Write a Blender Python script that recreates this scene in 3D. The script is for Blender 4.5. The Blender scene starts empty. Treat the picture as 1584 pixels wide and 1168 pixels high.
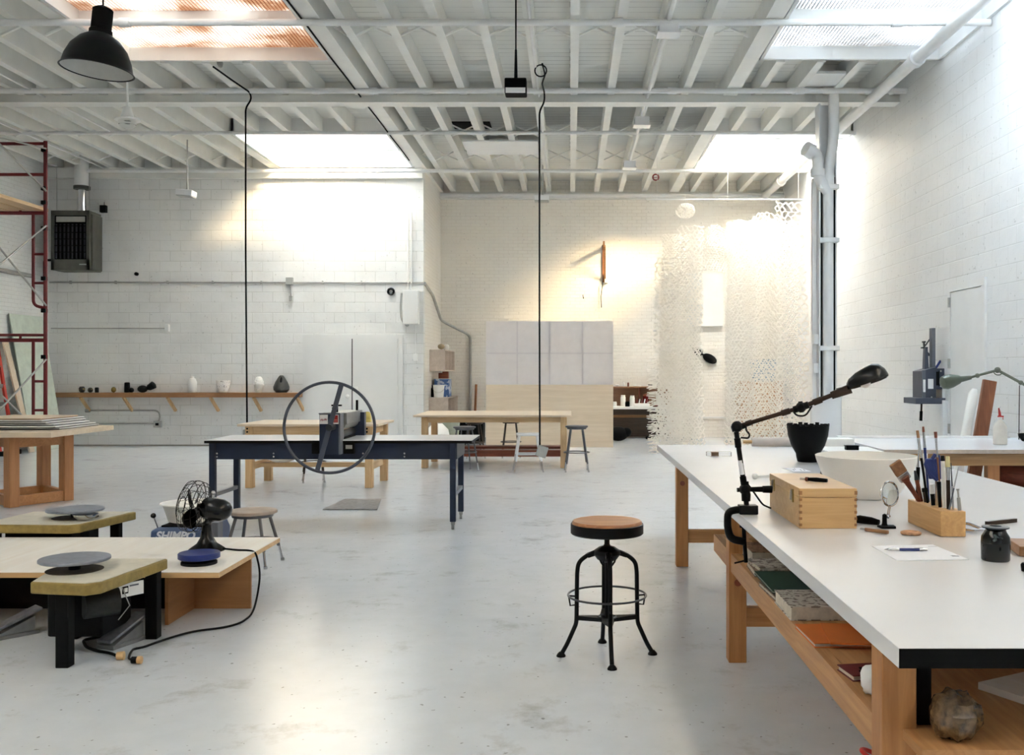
import bpy, bmesh, math, random
from mathutils import Vector, Matrix
random.seed(7)
C = bpy.context.scene.collection
PI = math.pi
V = Vector

# ---------------------------------------------------------------- camera, sky, sun, exposure
sc = bpy.context.scene
cd = bpy.data.cameras.new('camera'); cam = bpy.data.objects.new('camera', cd); C.objects.link(cam)
cam.location = (0, 0, 1.45); cam.rotation_euler = (PI/2, 0, 0)
cd.sensor_width = 36; cd.lens = 36*1500/1584
cd.shift_x = -90/1584; cd.shift_y = -9/1584
cd.clip_end = 300
sc.camera = cam
w = bpy.data.worlds.new('sky'); sc.world = w; w.use_nodes = True
bg = w.node_tree.nodes['Background']; bg.inputs[0].default_value = (.73, .865, 1, 1); bg.inputs[1].default_value = 7.5
sd = bpy.data.lights.new('sun', 'SUN'); so = bpy.data.objects.new('sun', sd); C.objects.link(so)
sd.energy = 44; sd.color = (1, .74, .40); sd.angle = math.radians(18)
so.rotation_euler = V((-.80, 1, -.56)).to_track_quat('-Z', 'Y').to_euler()
so.location = (20, -10, 20)
sc.view_settings.view_transform = 'Standard'; sc.view_settings.look = 'None'
sc.view_settings.gamma = 1; sc.view_settings.use_curve_mapping = False
sc.view_settings.exposure = 2.3
sc.cycles.max_bounces = 10; sc.cycles.diffuse_bounces = 7; sc.cycles.transparent_max_bounces = 24
sc.cycles.sample_clamp_indirect = 8
# skylight openings in the roof: x0, x1, y0, y1
SKY = [(-5.63, -3.02, 8.4, 12.35), (2.40, 4.70, 8.4, 12.3), (-5.63, -3.02, 16.1, 18.75), (2.40, 4.70, 16.1, 19.2),
       (-5.63, -3.02, -2.5, 3.5), (2.40, 4.70, -2.5, 3.5)]
for x0, x1, y0, y1 in SKY:      # sampling portals: they give no light of their own
    ld = bpy.data.lights.new('skylight_portal', 'AREA'); lo = bpy.data.objects.new('skylight_portal', ld); C.objects.link(lo)
    ld.shape = 'RECTANGLE'; ld.size = x1-x0; ld.size_y = y1-y0; ld.cycles.is_portal = True
    lo.location = ((x0+x1)/2, (y0+y1)/2, 6.0)

# ---------------------------------------------------------------- measuring helpers (photo pixel + distance -> metres)
F, CX, HY, H = 1500., 882., 575., 1.45
def at(x, y, d): return V(((x-CX)*d/F, d, H-(y-HY)*d/F))
def on(x, y, h=0.):
    return at(x, y, F*(H-h)/(y-HY))

# ---------------------------------------------------------------- mesh builder
class MB:
    def __init__(s): s.bm = bmesh.new()
    def add(s, vs, fs, M=None):
        v = [s.bm.verts.new((M @ V(p)) if M else V(p)) for p in vs]
        for f in fs:
            try: s.bm.faces.new([v[i] for i in f])
            except ValueError: pass
        return s
    def box(s, x0, x1, y0, y1, z0, z1, M=None):
        return s.add([(x0,y0,z0),(x1,y0,z0),(x1,y1,z0),(x0,y1,z0),(x0,y0,z1),(x1,y0,z1),(x1,y1,z1),(x0,y1,z1)],
                     [(0,3,2,1),(4,5,6,7),(0,1,5,4),(1,2,6,5),(2,3,7,6),(3,0,4,7)], M)
    def bar(s, p0, p1, w, h, up=(0,0,1)):
        p0, p1 = V(p0), V(p1); d = (p1-p0); L = d.length; d.normalize()
        side = d.cross(V(up))
        if side.length < 1e-4: side = d.cross(V((0,1,0)))
        side.normalize(); u = side.cross(d)
        M = Matrix((side, d, u)).transposed().to_4x4(); M.translation = p0
        return s.box(-w/2, w/2, 0, L, -h/2, h/2, M)
    def lathe(s, prof, c=(0,0,0), n=32, M=None, close=True):
        c = V(c); vs = []; fs = []; m = len(prof)
        for i in range(n):
            a = 2*PI*i/n
            for r, z in prof: vs.append(V((c.x+r*math.cos(a), c.y+r*math.sin(a), c.z+z)))
        for i in range(n):
            j = (i+1) % n
            for k in range(m-1): fs.append((i*m+k, j*m+k, j*m+k+1, i*m+k+1))
        if close:
            if prof[0][0] > 1e-5: fs.append(tuple(i*m for i in range(n))[::-1])
            if prof[-1][0] > 1e-5: fs.append(tuple(i*m+m-1 for i in range(n)))
        s.add(vs, fs, M)
        return s
    def cyl(s, p0, p1, r0, r1=None, n=16):
        p0, p1 = V(p0), V(p1); d = p1-p0; r1 = r0 if r1 is None else r1
        M = d.to_track_quat('Z', 'Y').to_matrix().to_4x4(); M.translation = p0
        return s.lathe([(r0, 0), (r1, d.length)], n=n, M=M)
    def tube(s, pts, r, n=8, closed=False):
        pts = [V(p) for p in pts]; m = len(pts); rr = r if isinstance(r, (list, tuple)) else [r]*m
        T = []
        for i in range(m):
            a = pts[(i-1) % m] if (closed or i) else pts[0]; b = pts[(i+1) % m] if (closed or i < m-1) else pts[-1]
            t = (b-a); T.append(t.normalized() if t.length > 1e-9 else V((0,0,1)))
        u = T[0].cross(V((0,0,1)))
        if u.length < 1e-3: u = T[0].cross(V((0,1,0)))
        u.normalize(); vs = []; fs = []
        for i in range(m):
            u = (u - T[i]*u.dot(T[i])).normalized(); w_ = T[i].cross(u)
            for k in range(n):
                a = 2*PI*k/n; vs.append(pts[i] + (u*math.cos(a)+w_*math.sin(a))*rr[i])
        for i in range(m if closed else m-1):
            j = (i+1) % m
            for k in range(n):
                l = (k+1) % n; fs.append((i*n+k, i*n+l, j*n+l, j*n+k))
        if not closed: fs += [tuple(range(n))[::-1], tuple((m-1)*n+k for k in range(n))]
        return s.add(vs, fs)
    def ring(s, c, R, r, n=40, k=8, M=None):
        c = V(c); P = [V((R*math.cos(2*PI*i/n), R*math.sin(2*PI*i/n), 0)) for i in range(n)]
        return s.tube([c + ((M @ p) if M else p) for p in P], r, k, True)
    def prism(s, poly, z0, z1, M=None):
        n = len(poly)
        return s.add([(x,y,z0) for x,y in poly]+[(x,y,z1) for x,y in poly],
                     [tuple(range(n))[::-1], tuple(range(n,2*n))]+[(i,(i+1)%n,n+(i+1)%n,n+i) for i in range(n)], M)
    def ball(s, c, r, n=20, sq=(1,1,1), M=None):
        c = V(c); m = n//2; vs = []; fs = []
        prof = [(max(math.sin(PI*k/m), 1e-6), -math.cos(PI*k/m)) for k in range(m+1)]
        for i in range(n):
            a = 2*PI*i/n
            for q, z in prof:
                p = V((q*math.cos(a)*r*sq[0], q*math.sin(a)*r*sq[1], z*r*sq[2]))
                vs.append(c + ((M @ p) if M else p))
        for i in range(n):
            j = (i+1) % n
            for k in range(m): fs.append((i*(m+1)+k, j*(m+1)+k, j*(m+1)+k+1, i*(m+1)+k+1))
        s.add(vs, fs); return s
    def data(s, name, m, smooth=True):
        bmesh.ops.remove_doubles(s.bm, verts=s.bm.verts, dist=1e-5)
        bmesh.ops.recalc_face_normals(s.bm, faces=s.bm.faces)
        me = bpy.data.meshes.new(name); s.bm.to_mesh(me); s.bm.free()
        ms = m if isinstance(m, (list, tuple)) else [m]
        for x in ms: me.materials.append(x)
        if smooth:
            me.polygons.foreach_set('use_smooth', [True]*len(me.polygons)); me.set_sharp_from_angle(angle=math.radians(38))
        return me
def obj(name, mb, m, parent=None, label=None, bev=0, loc=None):
    o = bpy.data.objects.new(name, mb.data(name, m)); C.objects.link(o)
    if parent is not None: o.parent = parent
    if loc is not None: o.location = loc
    if label: o['label'] = label
    if bev:
        b = o.modifiers.new('soft_edge', 'BEVEL'); b.width = bev; b.segments = 2; b.limit_method = 'ANGLE'
    return o
def tag(o, label, cat, group=None):
    o['label'] = label; o['category'] = cat
    if group: o['group'] = group
    return o
def thing(name, label, cat, loc=(0,0,0), rz=0, group=None):
    o = bpy.data.objects.new(name, None); C.objects.link(o); o.location = loc; o.rotation_euler = (0,0,rz)
    o.empty_display_size = .1
    return tag(o, label, cat, group)
def one(name, mb, m, label, cat, group=None, bev=0, loc=None, rz=0):
    o = obj(name, mb, m, None, None, bev, loc); o.rotation_euler = (0,0,rz)
    return tag(o, label, cat, group)
def struct(name, mb, m, bev=0, parent=None):
    o = obj(name, mb, m, parent, None, bev)
    if parent is None: o['kind'] = 'structure'
    return o
def kids(o): return [c for c in C.objects if c.parent is o]
def dup(root, loc, rz=0, label=None, group=None):
    r = root.copy(); C.objects.link(r); r.location = loc; r.rotation_euler = (0,0,rz)
    if label: r['label'] = label
    if group: r['group'] = group
    for ch in kids(root):
        c = ch.copy(); C.objects.link(c); c.parent = r
        for g in kids(ch):
            d = g.copy(); C.objects.link(d); d.parent = c
    return r
def RZ(a): return Matrix.Rotation(a, 4, 'Z')
def T(*p): return Matrix.Translation(V(p))
def axis(p, d):
    M = V(d).to_track_quat('Z', 'Y').to_matrix().to_4x4(); M.translation = V(p); return M
def fillet(pts, r, n=5):
    pts = [V(p) for p in pts]; out = [pts[0]]
    for i in range(1, len(pts)-1):
        a, b, c = pts[i-1], pts[i], pts[i+1]; q = min(r, (a-b).length*.49, (c-b).length*.49)
        p0 = b+(a-b).normalized()*q; p1 = b+(c-b).normalized()*q
        for k in range(n+1):
            t = k/n; out.append(p0*(1-t)**2 + b*2*t*(1-t) + p1*t*t)
    return out+[pts[-1]]

# ---------------------------------------------------------------- materials
def lin(c):
    def f(u):
        u /= 255.
        return u/12.92 if u <= .04045 else ((u+.055)/1.055)**2.4
    return (f(c[0]), f(c[1]), f(c[2]), 1)
class NT:
    def __init__(s, name):
        s.m = bpy.data.materials.new(name); s.m.use_nodes = True; s.t = s.m.node_tree
        s.p = s.t.nodes['Principled BSDF']; s.out = s.t.nodes['Material Output']
    def n(s, typ, **kw):
        x = s.t.nodes.new('ShaderNode'+typ)
        for k, v in kw.items(): setattr(x, k, v)
        return x
    def l(s, a, b): s.t.links.new(a, b)
    def coord(s, kind='Object', scale=(1,1,1)):
        c = s.n('TexCoord'); mp = s.n('Mapping'); mp.inputs['Scale'].default_value = scale
        s.l(c.outputs[kind], mp.inputs[0]); return mp.outputs[0]
    def noise(s, vec, scale, detail=4, rough=.55, dist=0):
        x = s.n('TexNoise'); x.inputs['Scale'].default_value = scale; x.inputs['Detail'].default_value = detail
        x.inputs['Roughness'].default_value = rough; x.inputs['Distortion'].default_value = dist
        s.l(vec, x.inputs['Vector']); return x.outputs['Fac']
    def ramp(s, fac, stops):
        r = s.n('ValToRGB'); e = r.color_ramp.elements
        while len(e) < len(stops): e.new(.5)
        for i, (p, c) in enumerate(stops): e[i].position = p; e[i].color = c
        s.l(fac, r.inputs[0]); return r.outputs[0]
    def mix(s, fac, a, b, blend='MIX'):
        x = s.n('MixRGB', blend_type=blend)
        for i, q in enumerate((fac, a, b)):
            if hasattr(q, 'is_linked'): s.l(q, x.inputs[i])
            else: x.inputs[i].default_value = q
        return x.outputs[0]
    def bump(s, h, strength, dist=.01):
        b = s.n('Bump'); b.inputs['Strength'].default_value = strength; b.inputs['Distance'].default_value = dist
        s.l(h, b.inputs['Height']); s.l(b.outputs[0], s.p.inputs['Normal'])
def mat(name, col, rough=.5, metal=0, var=.06, scale=8, bump=0, spec=.5, coat=0):
    t = NT(name); c = lin(col); v = t.coord()
    f = t.noise(v, scale)
    d = tuple(x*(1-var*2) for x in c[:3])+(1,); u = tuple(min(1, x*(1+var)) for x in c[:3])+(1,)
    t.l(t.ramp(f, [(.3, d), (.7, u)]), t.p.inputs['Base Color'])
    t.p.inputs['Roughness'].default_value = rough; t.p.inputs['Metallic'].default_value = metal
    t.p.inputs['Specular IOR Level'].default_value = spec; t.p.inputs['Coat Weight'].default_value = coat
    if bump: t.bump(t.noise(v, scale*6), bump, .004)
    return t.m
def wood(name, light, dark, ax=0, rough=.5, k=1.0):
    t = NT(name); s = [14*k, 14*k, 14*k]; s[ax] = .9*k
    v = t.coord(scale=tuple(s)); f = t.noise(v, 1.6, 6, .6, 1.2)
    g = t.noise(t.coord(scale=tuple(x*4 for x in s)), 1.5, 3)
    col = t.ramp(f, [(.3, lin(dark)), (.52, lin([(a+b)/2 for a, b in zip(light, dark)])), (.7, lin(light))])
    col = t.mix(.18, col, t.ramp(g, [(.35, lin(dark)), (.65, lin(light))]))
    t.l(col, t.p.inputs['Base Color']); t.p.inputs['Roughness'].default_value = rough
    t.bump(f, .12, .003)
    return t.m
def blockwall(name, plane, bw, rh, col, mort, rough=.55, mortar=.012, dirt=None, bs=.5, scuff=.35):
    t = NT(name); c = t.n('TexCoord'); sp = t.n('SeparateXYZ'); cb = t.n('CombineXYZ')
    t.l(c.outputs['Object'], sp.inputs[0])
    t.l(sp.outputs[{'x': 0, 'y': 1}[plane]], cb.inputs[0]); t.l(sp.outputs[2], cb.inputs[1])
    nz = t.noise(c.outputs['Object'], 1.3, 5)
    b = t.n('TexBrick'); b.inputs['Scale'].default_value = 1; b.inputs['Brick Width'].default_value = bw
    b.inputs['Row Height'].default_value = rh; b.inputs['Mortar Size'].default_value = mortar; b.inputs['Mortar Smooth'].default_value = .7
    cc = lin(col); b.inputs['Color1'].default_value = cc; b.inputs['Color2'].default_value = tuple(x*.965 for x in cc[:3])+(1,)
    b.inputs['Mortar'].default_value = lin(mort); b.inputs['Bias'].default_value = 0  # joint colour set darker to stand in for shade in the joints
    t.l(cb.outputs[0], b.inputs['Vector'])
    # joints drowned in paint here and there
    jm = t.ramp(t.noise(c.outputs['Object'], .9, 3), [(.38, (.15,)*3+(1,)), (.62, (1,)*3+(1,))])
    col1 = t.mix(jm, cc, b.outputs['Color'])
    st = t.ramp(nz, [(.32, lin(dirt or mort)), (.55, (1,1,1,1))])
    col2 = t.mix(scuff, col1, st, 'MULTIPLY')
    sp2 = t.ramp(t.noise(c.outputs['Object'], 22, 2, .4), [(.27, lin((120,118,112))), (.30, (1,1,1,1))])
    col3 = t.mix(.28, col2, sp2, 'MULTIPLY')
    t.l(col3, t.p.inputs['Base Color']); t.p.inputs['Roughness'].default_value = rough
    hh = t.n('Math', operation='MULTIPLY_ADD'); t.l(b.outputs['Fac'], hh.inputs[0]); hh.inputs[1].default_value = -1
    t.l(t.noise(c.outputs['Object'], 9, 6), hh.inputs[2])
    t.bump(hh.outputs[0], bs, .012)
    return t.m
def floor_mat():
    t = NT('painted_concrete'); v = t.coord()
    a = t.noise(v, .8, 6, .6); b = t.noise(v, 5, 6, .65)
    col = t.mix(.5, t.ramp(a, [(.3, lin((206,211,216))), (.7, lin((218,222,227)))]), t.ramp(b, [(.3, lin((203,208,212))), (.7, lin((219,223,228)))]))
    sp = t.ramp(t.noise(v, 30, 2, .4), [(.25, lin((120,112,100))), (.29, (1,1,1,1))])
    big = t.ramp(t.noise(v, 2.1, 9, .72), [(.30, lin((176,168,156))), (.44, (1,1,1,1))])
    col = t.mix(.5, t.mix(.6, col, sp, 'MULTIPLY'), big, 'MULTIPLY')
    t.l(col, t.p.inputs['Base Color'])
    t.p.inputs['Roughness'].default_value = .22
    return t.m
def boards_mat(name, col, line, w_, ax):
    t = NT(name); c = t.n('TexCoord'); sp = t.n('SeparateXYZ'); cb = t.n('CombineXYZ'); t.l(c.outputs['Object'], sp.inputs[0])
    t.l(sp.outputs[1-ax], cb.inputs[1]); t.l(sp.outputs[ax], cb.inputs[0])
    b = t.n('TexBrick'); b.inputs['Scale'].default_value = 1; b.inputs['Brick Width'].default_value = 3.1; b.inputs['Row Height'].default_value = w_
    b.inputs['Mortar Size'].default_value = .006; b.inputs['Mortar Smooth'].default_value = .3
    cc = lin(col); b.inputs['Color1'].default_value = cc; b.inputs['Color2'].default_value = tuple(x*.95 for x in cc[:3])+(1,)
    b.inputs['Mortar'].default_value = lin(line); t.l(cb.outputs[0], b.inputs['Vector'])
    jm = t.ramp(t.noise(c.outputs['Object'], 1.1, 4), [(.4, (.1,)*3+(1,)), (.6, (.9,)*3+(1,))])
    t.l(t.mix(jm, cc, b.outputs['Color']), t.p.inputs['Base Color']); t.p.inputs['Roughness'].default_value = .6
    return t.m
def glazing(name, hi, lo, frac, wire):
    """wired, dirty skylight glass: hi / lo are the parts of the sky it scatters through, frac the part that passes straight"""
    t = NT(name); c = t.n('TexCoord'); sp = t.n('SeparateXYZ'); t.l(c.outputs['Object'], sp.inputs[0])
    ws = []
    for k in (0, 1):
        q = t.n('Math', operation='MODULO'); ab = t.n('Math', operation='ABSOLUTE'); t.l(sp.outputs[k], ab.inputs[0])
        t.l(ab.outputs[0], q.inputs[0]); q.inputs[1].default_value = .042
        g = t.n('Math', operation='LESS_THAN'); t.l(q.outputs[0], g.inputs[0]); g.inputs[1].default_value = .009
        ws.append(g.outputs[0])
    wm = t.n('Math', operation='MAXIMUM'); t.l(ws[0], wm.inputs[0]); t.l(ws[1], wm.inputs[1])
    nz = t.noise(c.outputs['Object'], 1.1, 5, .6)
    tr = t.n('BsdfTransparent')
    tl = t.n('BsdfTranslucent'); t.l(t.ramp(nz, [(.40, tuple(lo)+(1,)), (.60, tuple(hi)+(1,))]), tl.inputs[0])
    df = t.n('BsdfDiffuse'); df.inputs[0].default_value = lin(wire)
    m1 = t.n('MixShader'); m1.inputs[0].default_value = frac; t.l(tl.outputs[0], m1.inputs[1]); t.l(tr.outputs[0], m1.inputs[2])
    m2 = t.n('MixShader'); t.l(wm.outputs[0], m2.inputs[0]); t.l(m1.outputs[0], m2.inputs[1]); t.l(df.outputs[0], m2.inputs[2])
    t.l(m2.outputs[0], t.out.inputs[0]); return t.m
def sheet(name, col, tr=.4):
    t = NT(name); a = t.n('BsdfDiffuse'); b = t.n('BsdfTranslucent'); m = t.n('MixShader'); m.inputs[0].default_value = tr
    v = t.coord(); c = t.ramp(t.noise(v, 6), [(.3, tuple(x*.95 for x in lin(col)[:3])+(1,)), (.7, lin(col))])
    t.l(c, a.inputs[0]); t.l(c, b.inputs[0]); t.l(a.outputs[0], m.inputs[1]); t.l(b.outputs[0], m.inputs[2]); t.l(m.outputs[0], t.out.inputs[0])
    return t.m
def clear(name, col, rough=.02, ior=1.45):
    t = NT(name); t.p.inputs['Base Color'].default_value = lin(col); t.p.inputs['Transmission Weight'].default_value = 1
    t.p.inputs['Roughness'].default_value = rough; t.p.inputs['IOR'].default_value = ior; return t.m
def spots(name, col, spot, scale=30, cut=.40, rough=.5):
    t = NT(name); v = t.coord(); t.l(t.ramp(t.noise(v, scale, 3), [(cut-.02, lin(spot)), (cut+.02, lin(col))]), t.p.inputs['Base Color'])
    t.p.inputs['Roughness'].default_value = rough; return t.m

M_floor = floor_mat()
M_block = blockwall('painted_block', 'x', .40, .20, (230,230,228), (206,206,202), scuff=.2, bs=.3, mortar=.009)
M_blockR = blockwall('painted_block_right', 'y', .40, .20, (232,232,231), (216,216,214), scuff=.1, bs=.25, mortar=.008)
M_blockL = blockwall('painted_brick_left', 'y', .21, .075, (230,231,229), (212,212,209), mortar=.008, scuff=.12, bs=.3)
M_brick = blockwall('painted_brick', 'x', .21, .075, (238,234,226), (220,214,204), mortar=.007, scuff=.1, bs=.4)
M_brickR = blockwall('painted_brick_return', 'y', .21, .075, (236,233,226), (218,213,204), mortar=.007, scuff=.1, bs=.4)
M_deck = boards_mat('painted_roof_boards', (228,228,223), (140,138,132), .16, 0)
M_joist = mat('white_joist_paint', (230,230,225), .55, var=.03, scale=3)
M_white = mat('white_paint', (232,232,230), .45, var=.02, scale=3)
M_whiteg = mat('white_gloss', (235,235,236), .25, var=.015, scale=4)
M_door = mat('white_door_paint', (224,224,222), .4, var=.02, scale=2)
M_pipe = mat('white_pipe_paint', (226,226,225), .4, var=.03, scale=4)
M_galv = mat('grey_conduit', (172,172,168), .4, .3, var=.06)
M_steel = mat('bright_steel', (200,200,202), .22, 1, var=.04)
M_chrome = mat('chrome', (215,216,220), .08, 1, var=.01)
M_dsteel = mat('dark_steel', (70,72,76), .35, .8)
M_black = mat('black_enamel', (7,7,8), .22, var=.1, spec=.4)
M_blackm = mat('black_matte', (5,5,5), .65, var=.1, spec=.18)
M_rubber = mat('black_rubber', (8,8,8), .7, spec=.25)
M_iron = mat('black_iron', (10,9,9), .42, .1, spec=.25)
M_red = mat('scaffold_red', (112,20,24), .45, var=.12, scale=14)
M_navy = mat('navy_machine_paint', (34,44,66), .4, var=.06, spec=.35)
M_greyb = mat('grey_machine_paint', (98,103,113), .4, var=.05)
M_slate = mat('slate_paint', (66,72,86), .4, var=.08)
M_cast = mat('cast_aluminium', (150,151,150), .4, .7, var=.08, scale=20)
M_alu = mat('clay_worn_aluminium', (150,155,165), .42, .55, var=.08, scale=30)
M_stoolg = mat('grey_stool_steel', (108,108,112), .4, .5, var=.1)
M_stoolb = mat('brown_stool_steel', (78,66,58), .45, .4, var=.1)
M_pineX = wood('pine_x', (226,196,154), (198,162,118), 0)
M_pineY = wood('pine_y', (224,192,150), (194,158,114), 1)
M_pineZ = wood('pine_z', (224,192,148), (192,154,108), 2)
M_ply = wood('plywood_pale_x', (232,214,190), (216,196,170), 0, .5, .5)
M_plyY = wood('plywood_pale_y', (244,240,233), (234,226,214), 1, .5, .5)
M_oak = wood('brown_board', (172,126,84), (134,94,60), 0)
M_oakZ = wood('brown_board_z', (170,112,70), (120,74,44), 2)
M_firZ = wood('fir_z', (196,140,92), (166,112,70), 2)
M_firX = wood('fir_x', (198,144,96), (168,116,72), 0)
M_redw = wood('red_brown_board', (150,80,52), (104,48,30), 0)
M_plyO = wood('orange_plywood', (182,134,90), (152,106,66), 0, .45, .4)
M_plyOY = wood('orange_plywood_side', (178,130,86), (148,102,62), 1, .45, .4)
M_boxw = wood('maple_box', (222,186,134), (196,154,102), 0, .4)
M_boxwY = wood('maple_box_side', (216,178,126), (190,148,96), 1, .4)
M_joint = wood('maple_end_grain', (170,122,74), (140,98,58), 1, .5)
M_seatw = wood('seat_wood', (196,138,94), (150,96,60), 0, .35)
M_lam = mat('white_laminate', (222,222,224), .26, var=.015, scale=2)
M_ochre = mat('ochre_painted_edge', (150,128,68), .55, var=.12, scale=25, bump=.3)
M_clay = mat('clay_dusted_top', (206,200,184), .7, var=.05, scale=12)
M_blue = mat('blue_enamel', (34,50,116), .35, var=.05)
M_shim = mat('blue_grey_wheel_body', (72,94,136), .4, var=.06)
M_cream = mat('cream_ceramic', (238,235,230), .6, var=.02)
M_wceram = mat('white_ceramic', (240,239,234), .35, var=.01)
M_bceram = mat('black_ceramic', (5,5,5), .5, var=.1, spec=.18, bump=.2, scale=20)
M_gceram = spots('gold_black_ceramic', (26,24,22), (150,130,80), 22, .42, .3)
M_speck = spots('speckled_ceramic', (236,232,226), (70,50,44), 34, .36, .5)
M_letter = mat('lettering_white', (206,212,226), .5, var=.01)
M_paper = mat('paper', (238,238,242), .7, var=.01)
M_glass = clear('clear_glass', (245,250,248))
M_plastic = mat('white_plastic', (236,236,234), .35, var=.01)
M_hvac = mat('olive_grey_sheet_metal', (92,92,84), .5, .2, var=.08)
M_gl_left = glazing('rusty_wired_glass', (.50,.45,.40), (.22,.14,.092), .006, (120,66,44))
M_gl_right = glazing('dirty_wired_glass', (.42,.42,.42), (.24,.23,.22), .012, (120,114,108))
M_gl_far = glazing('far_glass', (.9,.88,.84), (.8,.78,.74), .55, (206,196,184))
M_gl_rear = glazing('rear_glass_pane', (.40,.40,.40), (.3,.3,.3), .16, (206,200,192))
M_gl_front = glazing('clear_glass_pane', (.9,.9,.9), (.8,.8,.8), .65, (206,200,192))
M_gl_farl = glazing('far_left_glass', (.6,.58,.54), (.5,.48,.44), .45, (206,196,184))
M_firZ2 = wood('bench_leg_fir', (204,148,92), (166,110,62), 2)
M_firX2 = wood('bench_rail_fir', (206,152,98), (170,116,68), 0)
M_firY = wood('bench_shelf_fir', (208,158,104), (172,122,74), 1)
M_pineY2 = wood('pine_block', (222,182,126), (188,144,92), 1)
M_oakp = wood('pale_oak_apron', (204,164,116), (170,128,84), 0)
M_redw2 = wood('leaning_brown', (164,104,70), (120,70,46), 2)
M_orange = mat('orange_cover', (222,120,48), .55, var=.04)
M_marb = spots('marbled_cover', (206,198,186), (120,104,92), 40, .46)
M_marb2 = spots('brown_marbled_cover', (150,122,98), (96,72,56), 40, .46)
M_redp = mat('red_plastic', (188,40,34), .4)
M_bronze = mat('aged_bronze', (64,48,38), .38, .5, var=.15)
M_brass = mat('brass', (190,160,100), .3, .9)
M_galvd = mat('grey_green_metal', (106,110,98), .4, .3)
# ---------------------------------------------------------------- room shell
XR, XL, YB, YL, YA, XA, ZC = 4.70, -10.17, 21.40, 18.90, -4.0, -2.86, 5.40
struct('floor', MB().box(XL-.3, XR+.3, YA-.3, YB+.3, -.12, 0), M_floor)
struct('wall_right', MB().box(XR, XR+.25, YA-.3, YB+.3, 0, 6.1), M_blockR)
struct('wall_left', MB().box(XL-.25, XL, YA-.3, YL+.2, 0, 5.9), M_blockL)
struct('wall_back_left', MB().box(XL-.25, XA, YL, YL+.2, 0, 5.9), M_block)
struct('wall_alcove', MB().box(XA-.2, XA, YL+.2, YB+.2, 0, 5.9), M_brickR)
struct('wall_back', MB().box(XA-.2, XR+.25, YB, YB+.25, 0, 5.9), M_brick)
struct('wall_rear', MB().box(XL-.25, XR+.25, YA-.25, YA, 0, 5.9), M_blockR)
# roof deck with the skylight openings left out
mb = MB(); xs = [XL-.3, -5.63, -3.02, 2.40, 4.70, XR+.25]; ys = sorted({YA-.3, YB+.3, *(q for s in SKY for q in s[2:])})
for i in range(len(xs)-1):
    for j in range(len(ys)-1):
        mx, my = (xs[i]+xs[i+1])/2, (ys[j]+ys[j+1])/2
        if any(s[0] < mx < s[1] and s[2] < my < s[3] for s in SKY): continue
        mb.box(xs[i], xs[i+1], ys[j], ys[j+1], 5.66, 5.78)
struct('ceiling', mb, M_deck)
# unseen wall added above the roof to keep the sun off the nearer skylights
struct('sun_blocker', MB().box(-12, 40, 4.6, 5.4, 5.8, 11.0), M_blockR)
def free_spans(x, y0, y1):
    cuts = sorted((s[2]-.06, s[3]+.06) for s in SKY if s[0]-.03 < x < s[1]+.03)
    out = []; a = y0
    for c0, c1 in cuts:
        if c0 > a: out.append((a, min(c0, y1)))
        a = max(a, c1)
    if a < y1: out.append((a, y1))
    return out
for k in range(-19, 9):
    x = .055+.525*k
    if k in (-6, 4): continue
    y1 = YB if x > XA else YL
    for a, b in free_spans(x, YA, y1): struct('ceiling_joist', MB().box(x-.053, x+.053, a, b, ZC, 5.66), M_joist)
for x0, x1 in ((-3.0, -2.79), (2.18, 2.38), (-5.82, -5.65)):
    struct('ceiling_trimmer', MB().box(x0, x1, YA, YL if x0 < -3.5 else YB, ZC-.01, 5.66), M_joist)
struct('ceiling_beam', MB().box(XL, XR, 13.84, 14.0, 5.30, 5.398).box(XL, XR, 13.80, 14.04, 5.285, 5.30), M_joist)
# blocking between joists, cross bridging
gaps = []
edges = sorted([.055+.525*k for k in range(-19, 9)]+[XR-.02])
for a, b in zip(edges, edges[1:]):
    if b-a > .2: gaps.append((a+.045, b-.045))
def insky(x, y): return any(s[0]-.1 < x < s[1]+.1 and s[2]-.1 < y < s[3]+.1 for s in SKY)
for a, b in gaps:
    if -3.1 < a < -2.8 or 2.0 < a < 2.3: a += .1
    m_ = (a+b)/2
    struct('joist_blocking', MB().box(a, b, 14.10, 14.15, 5.405, 5.655), M_joist)
    for y in (11.45, 16.35, 18.2):
        if insky(m_, y) or (y > 18.6 and m_ < XA): continue
        struct('joist_bridging', MB().bar((a, y, 5.42), (b, y, 5.62), .035, .02).bar((a, y+.04, 5.62), (b, y+.04, 5.42), .035, .02), M_joist)
for i, s in enumerate(SKY):
    x0, x1, y0, y1 = s
    fr = struct('window_%d' % (i+1), MB().box(x0, x1, y1-.05, y1, ZC, 6.05).box(x0, x1, y0, y0+.05, ZC, 6.05)
        .box(x0, x0+.04, y0, y1, ZC, 6.05).box(x1-.04, x1, y0, y1, ZC, 6.05), M_white)
    g = [M_gl_left, M_gl_right, M_gl_farl, M_gl_far, M_gl_rear, M_gl_rear][i]
    ys_ = y1-2.1 if i < 2 else y0+.05
    obj('pane', MB().box(x0+.04, x1-.04, ys_, y1-.05, 5.565, 5.570), g, fr)
    if i < 2: obj('pane', MB().box(x0+.04, x1-.04, y0+.05, ys_, 5.565, 5.570), [M_gl_rear, M_gl_front][i], fr)
    yy = y1-1.32
    while yy > y0+.3:
        obj('glazing_bar', MB().box(x0+.04, x1-.04, yy, yy+.07, 5.43, 5.556), M_white if i < 2 else M_galv, fr); yy -= 1.32
# ledgers and header along the tops of the walls
struct('trim_1', MB().box(XL, XA, YL-.14, YL, 5.20, 5.40), M_joist)
struct('trim_2', MB().box(XA, XR, YB-.12, YB, 5.24, 5.40), M_joist)
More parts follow.
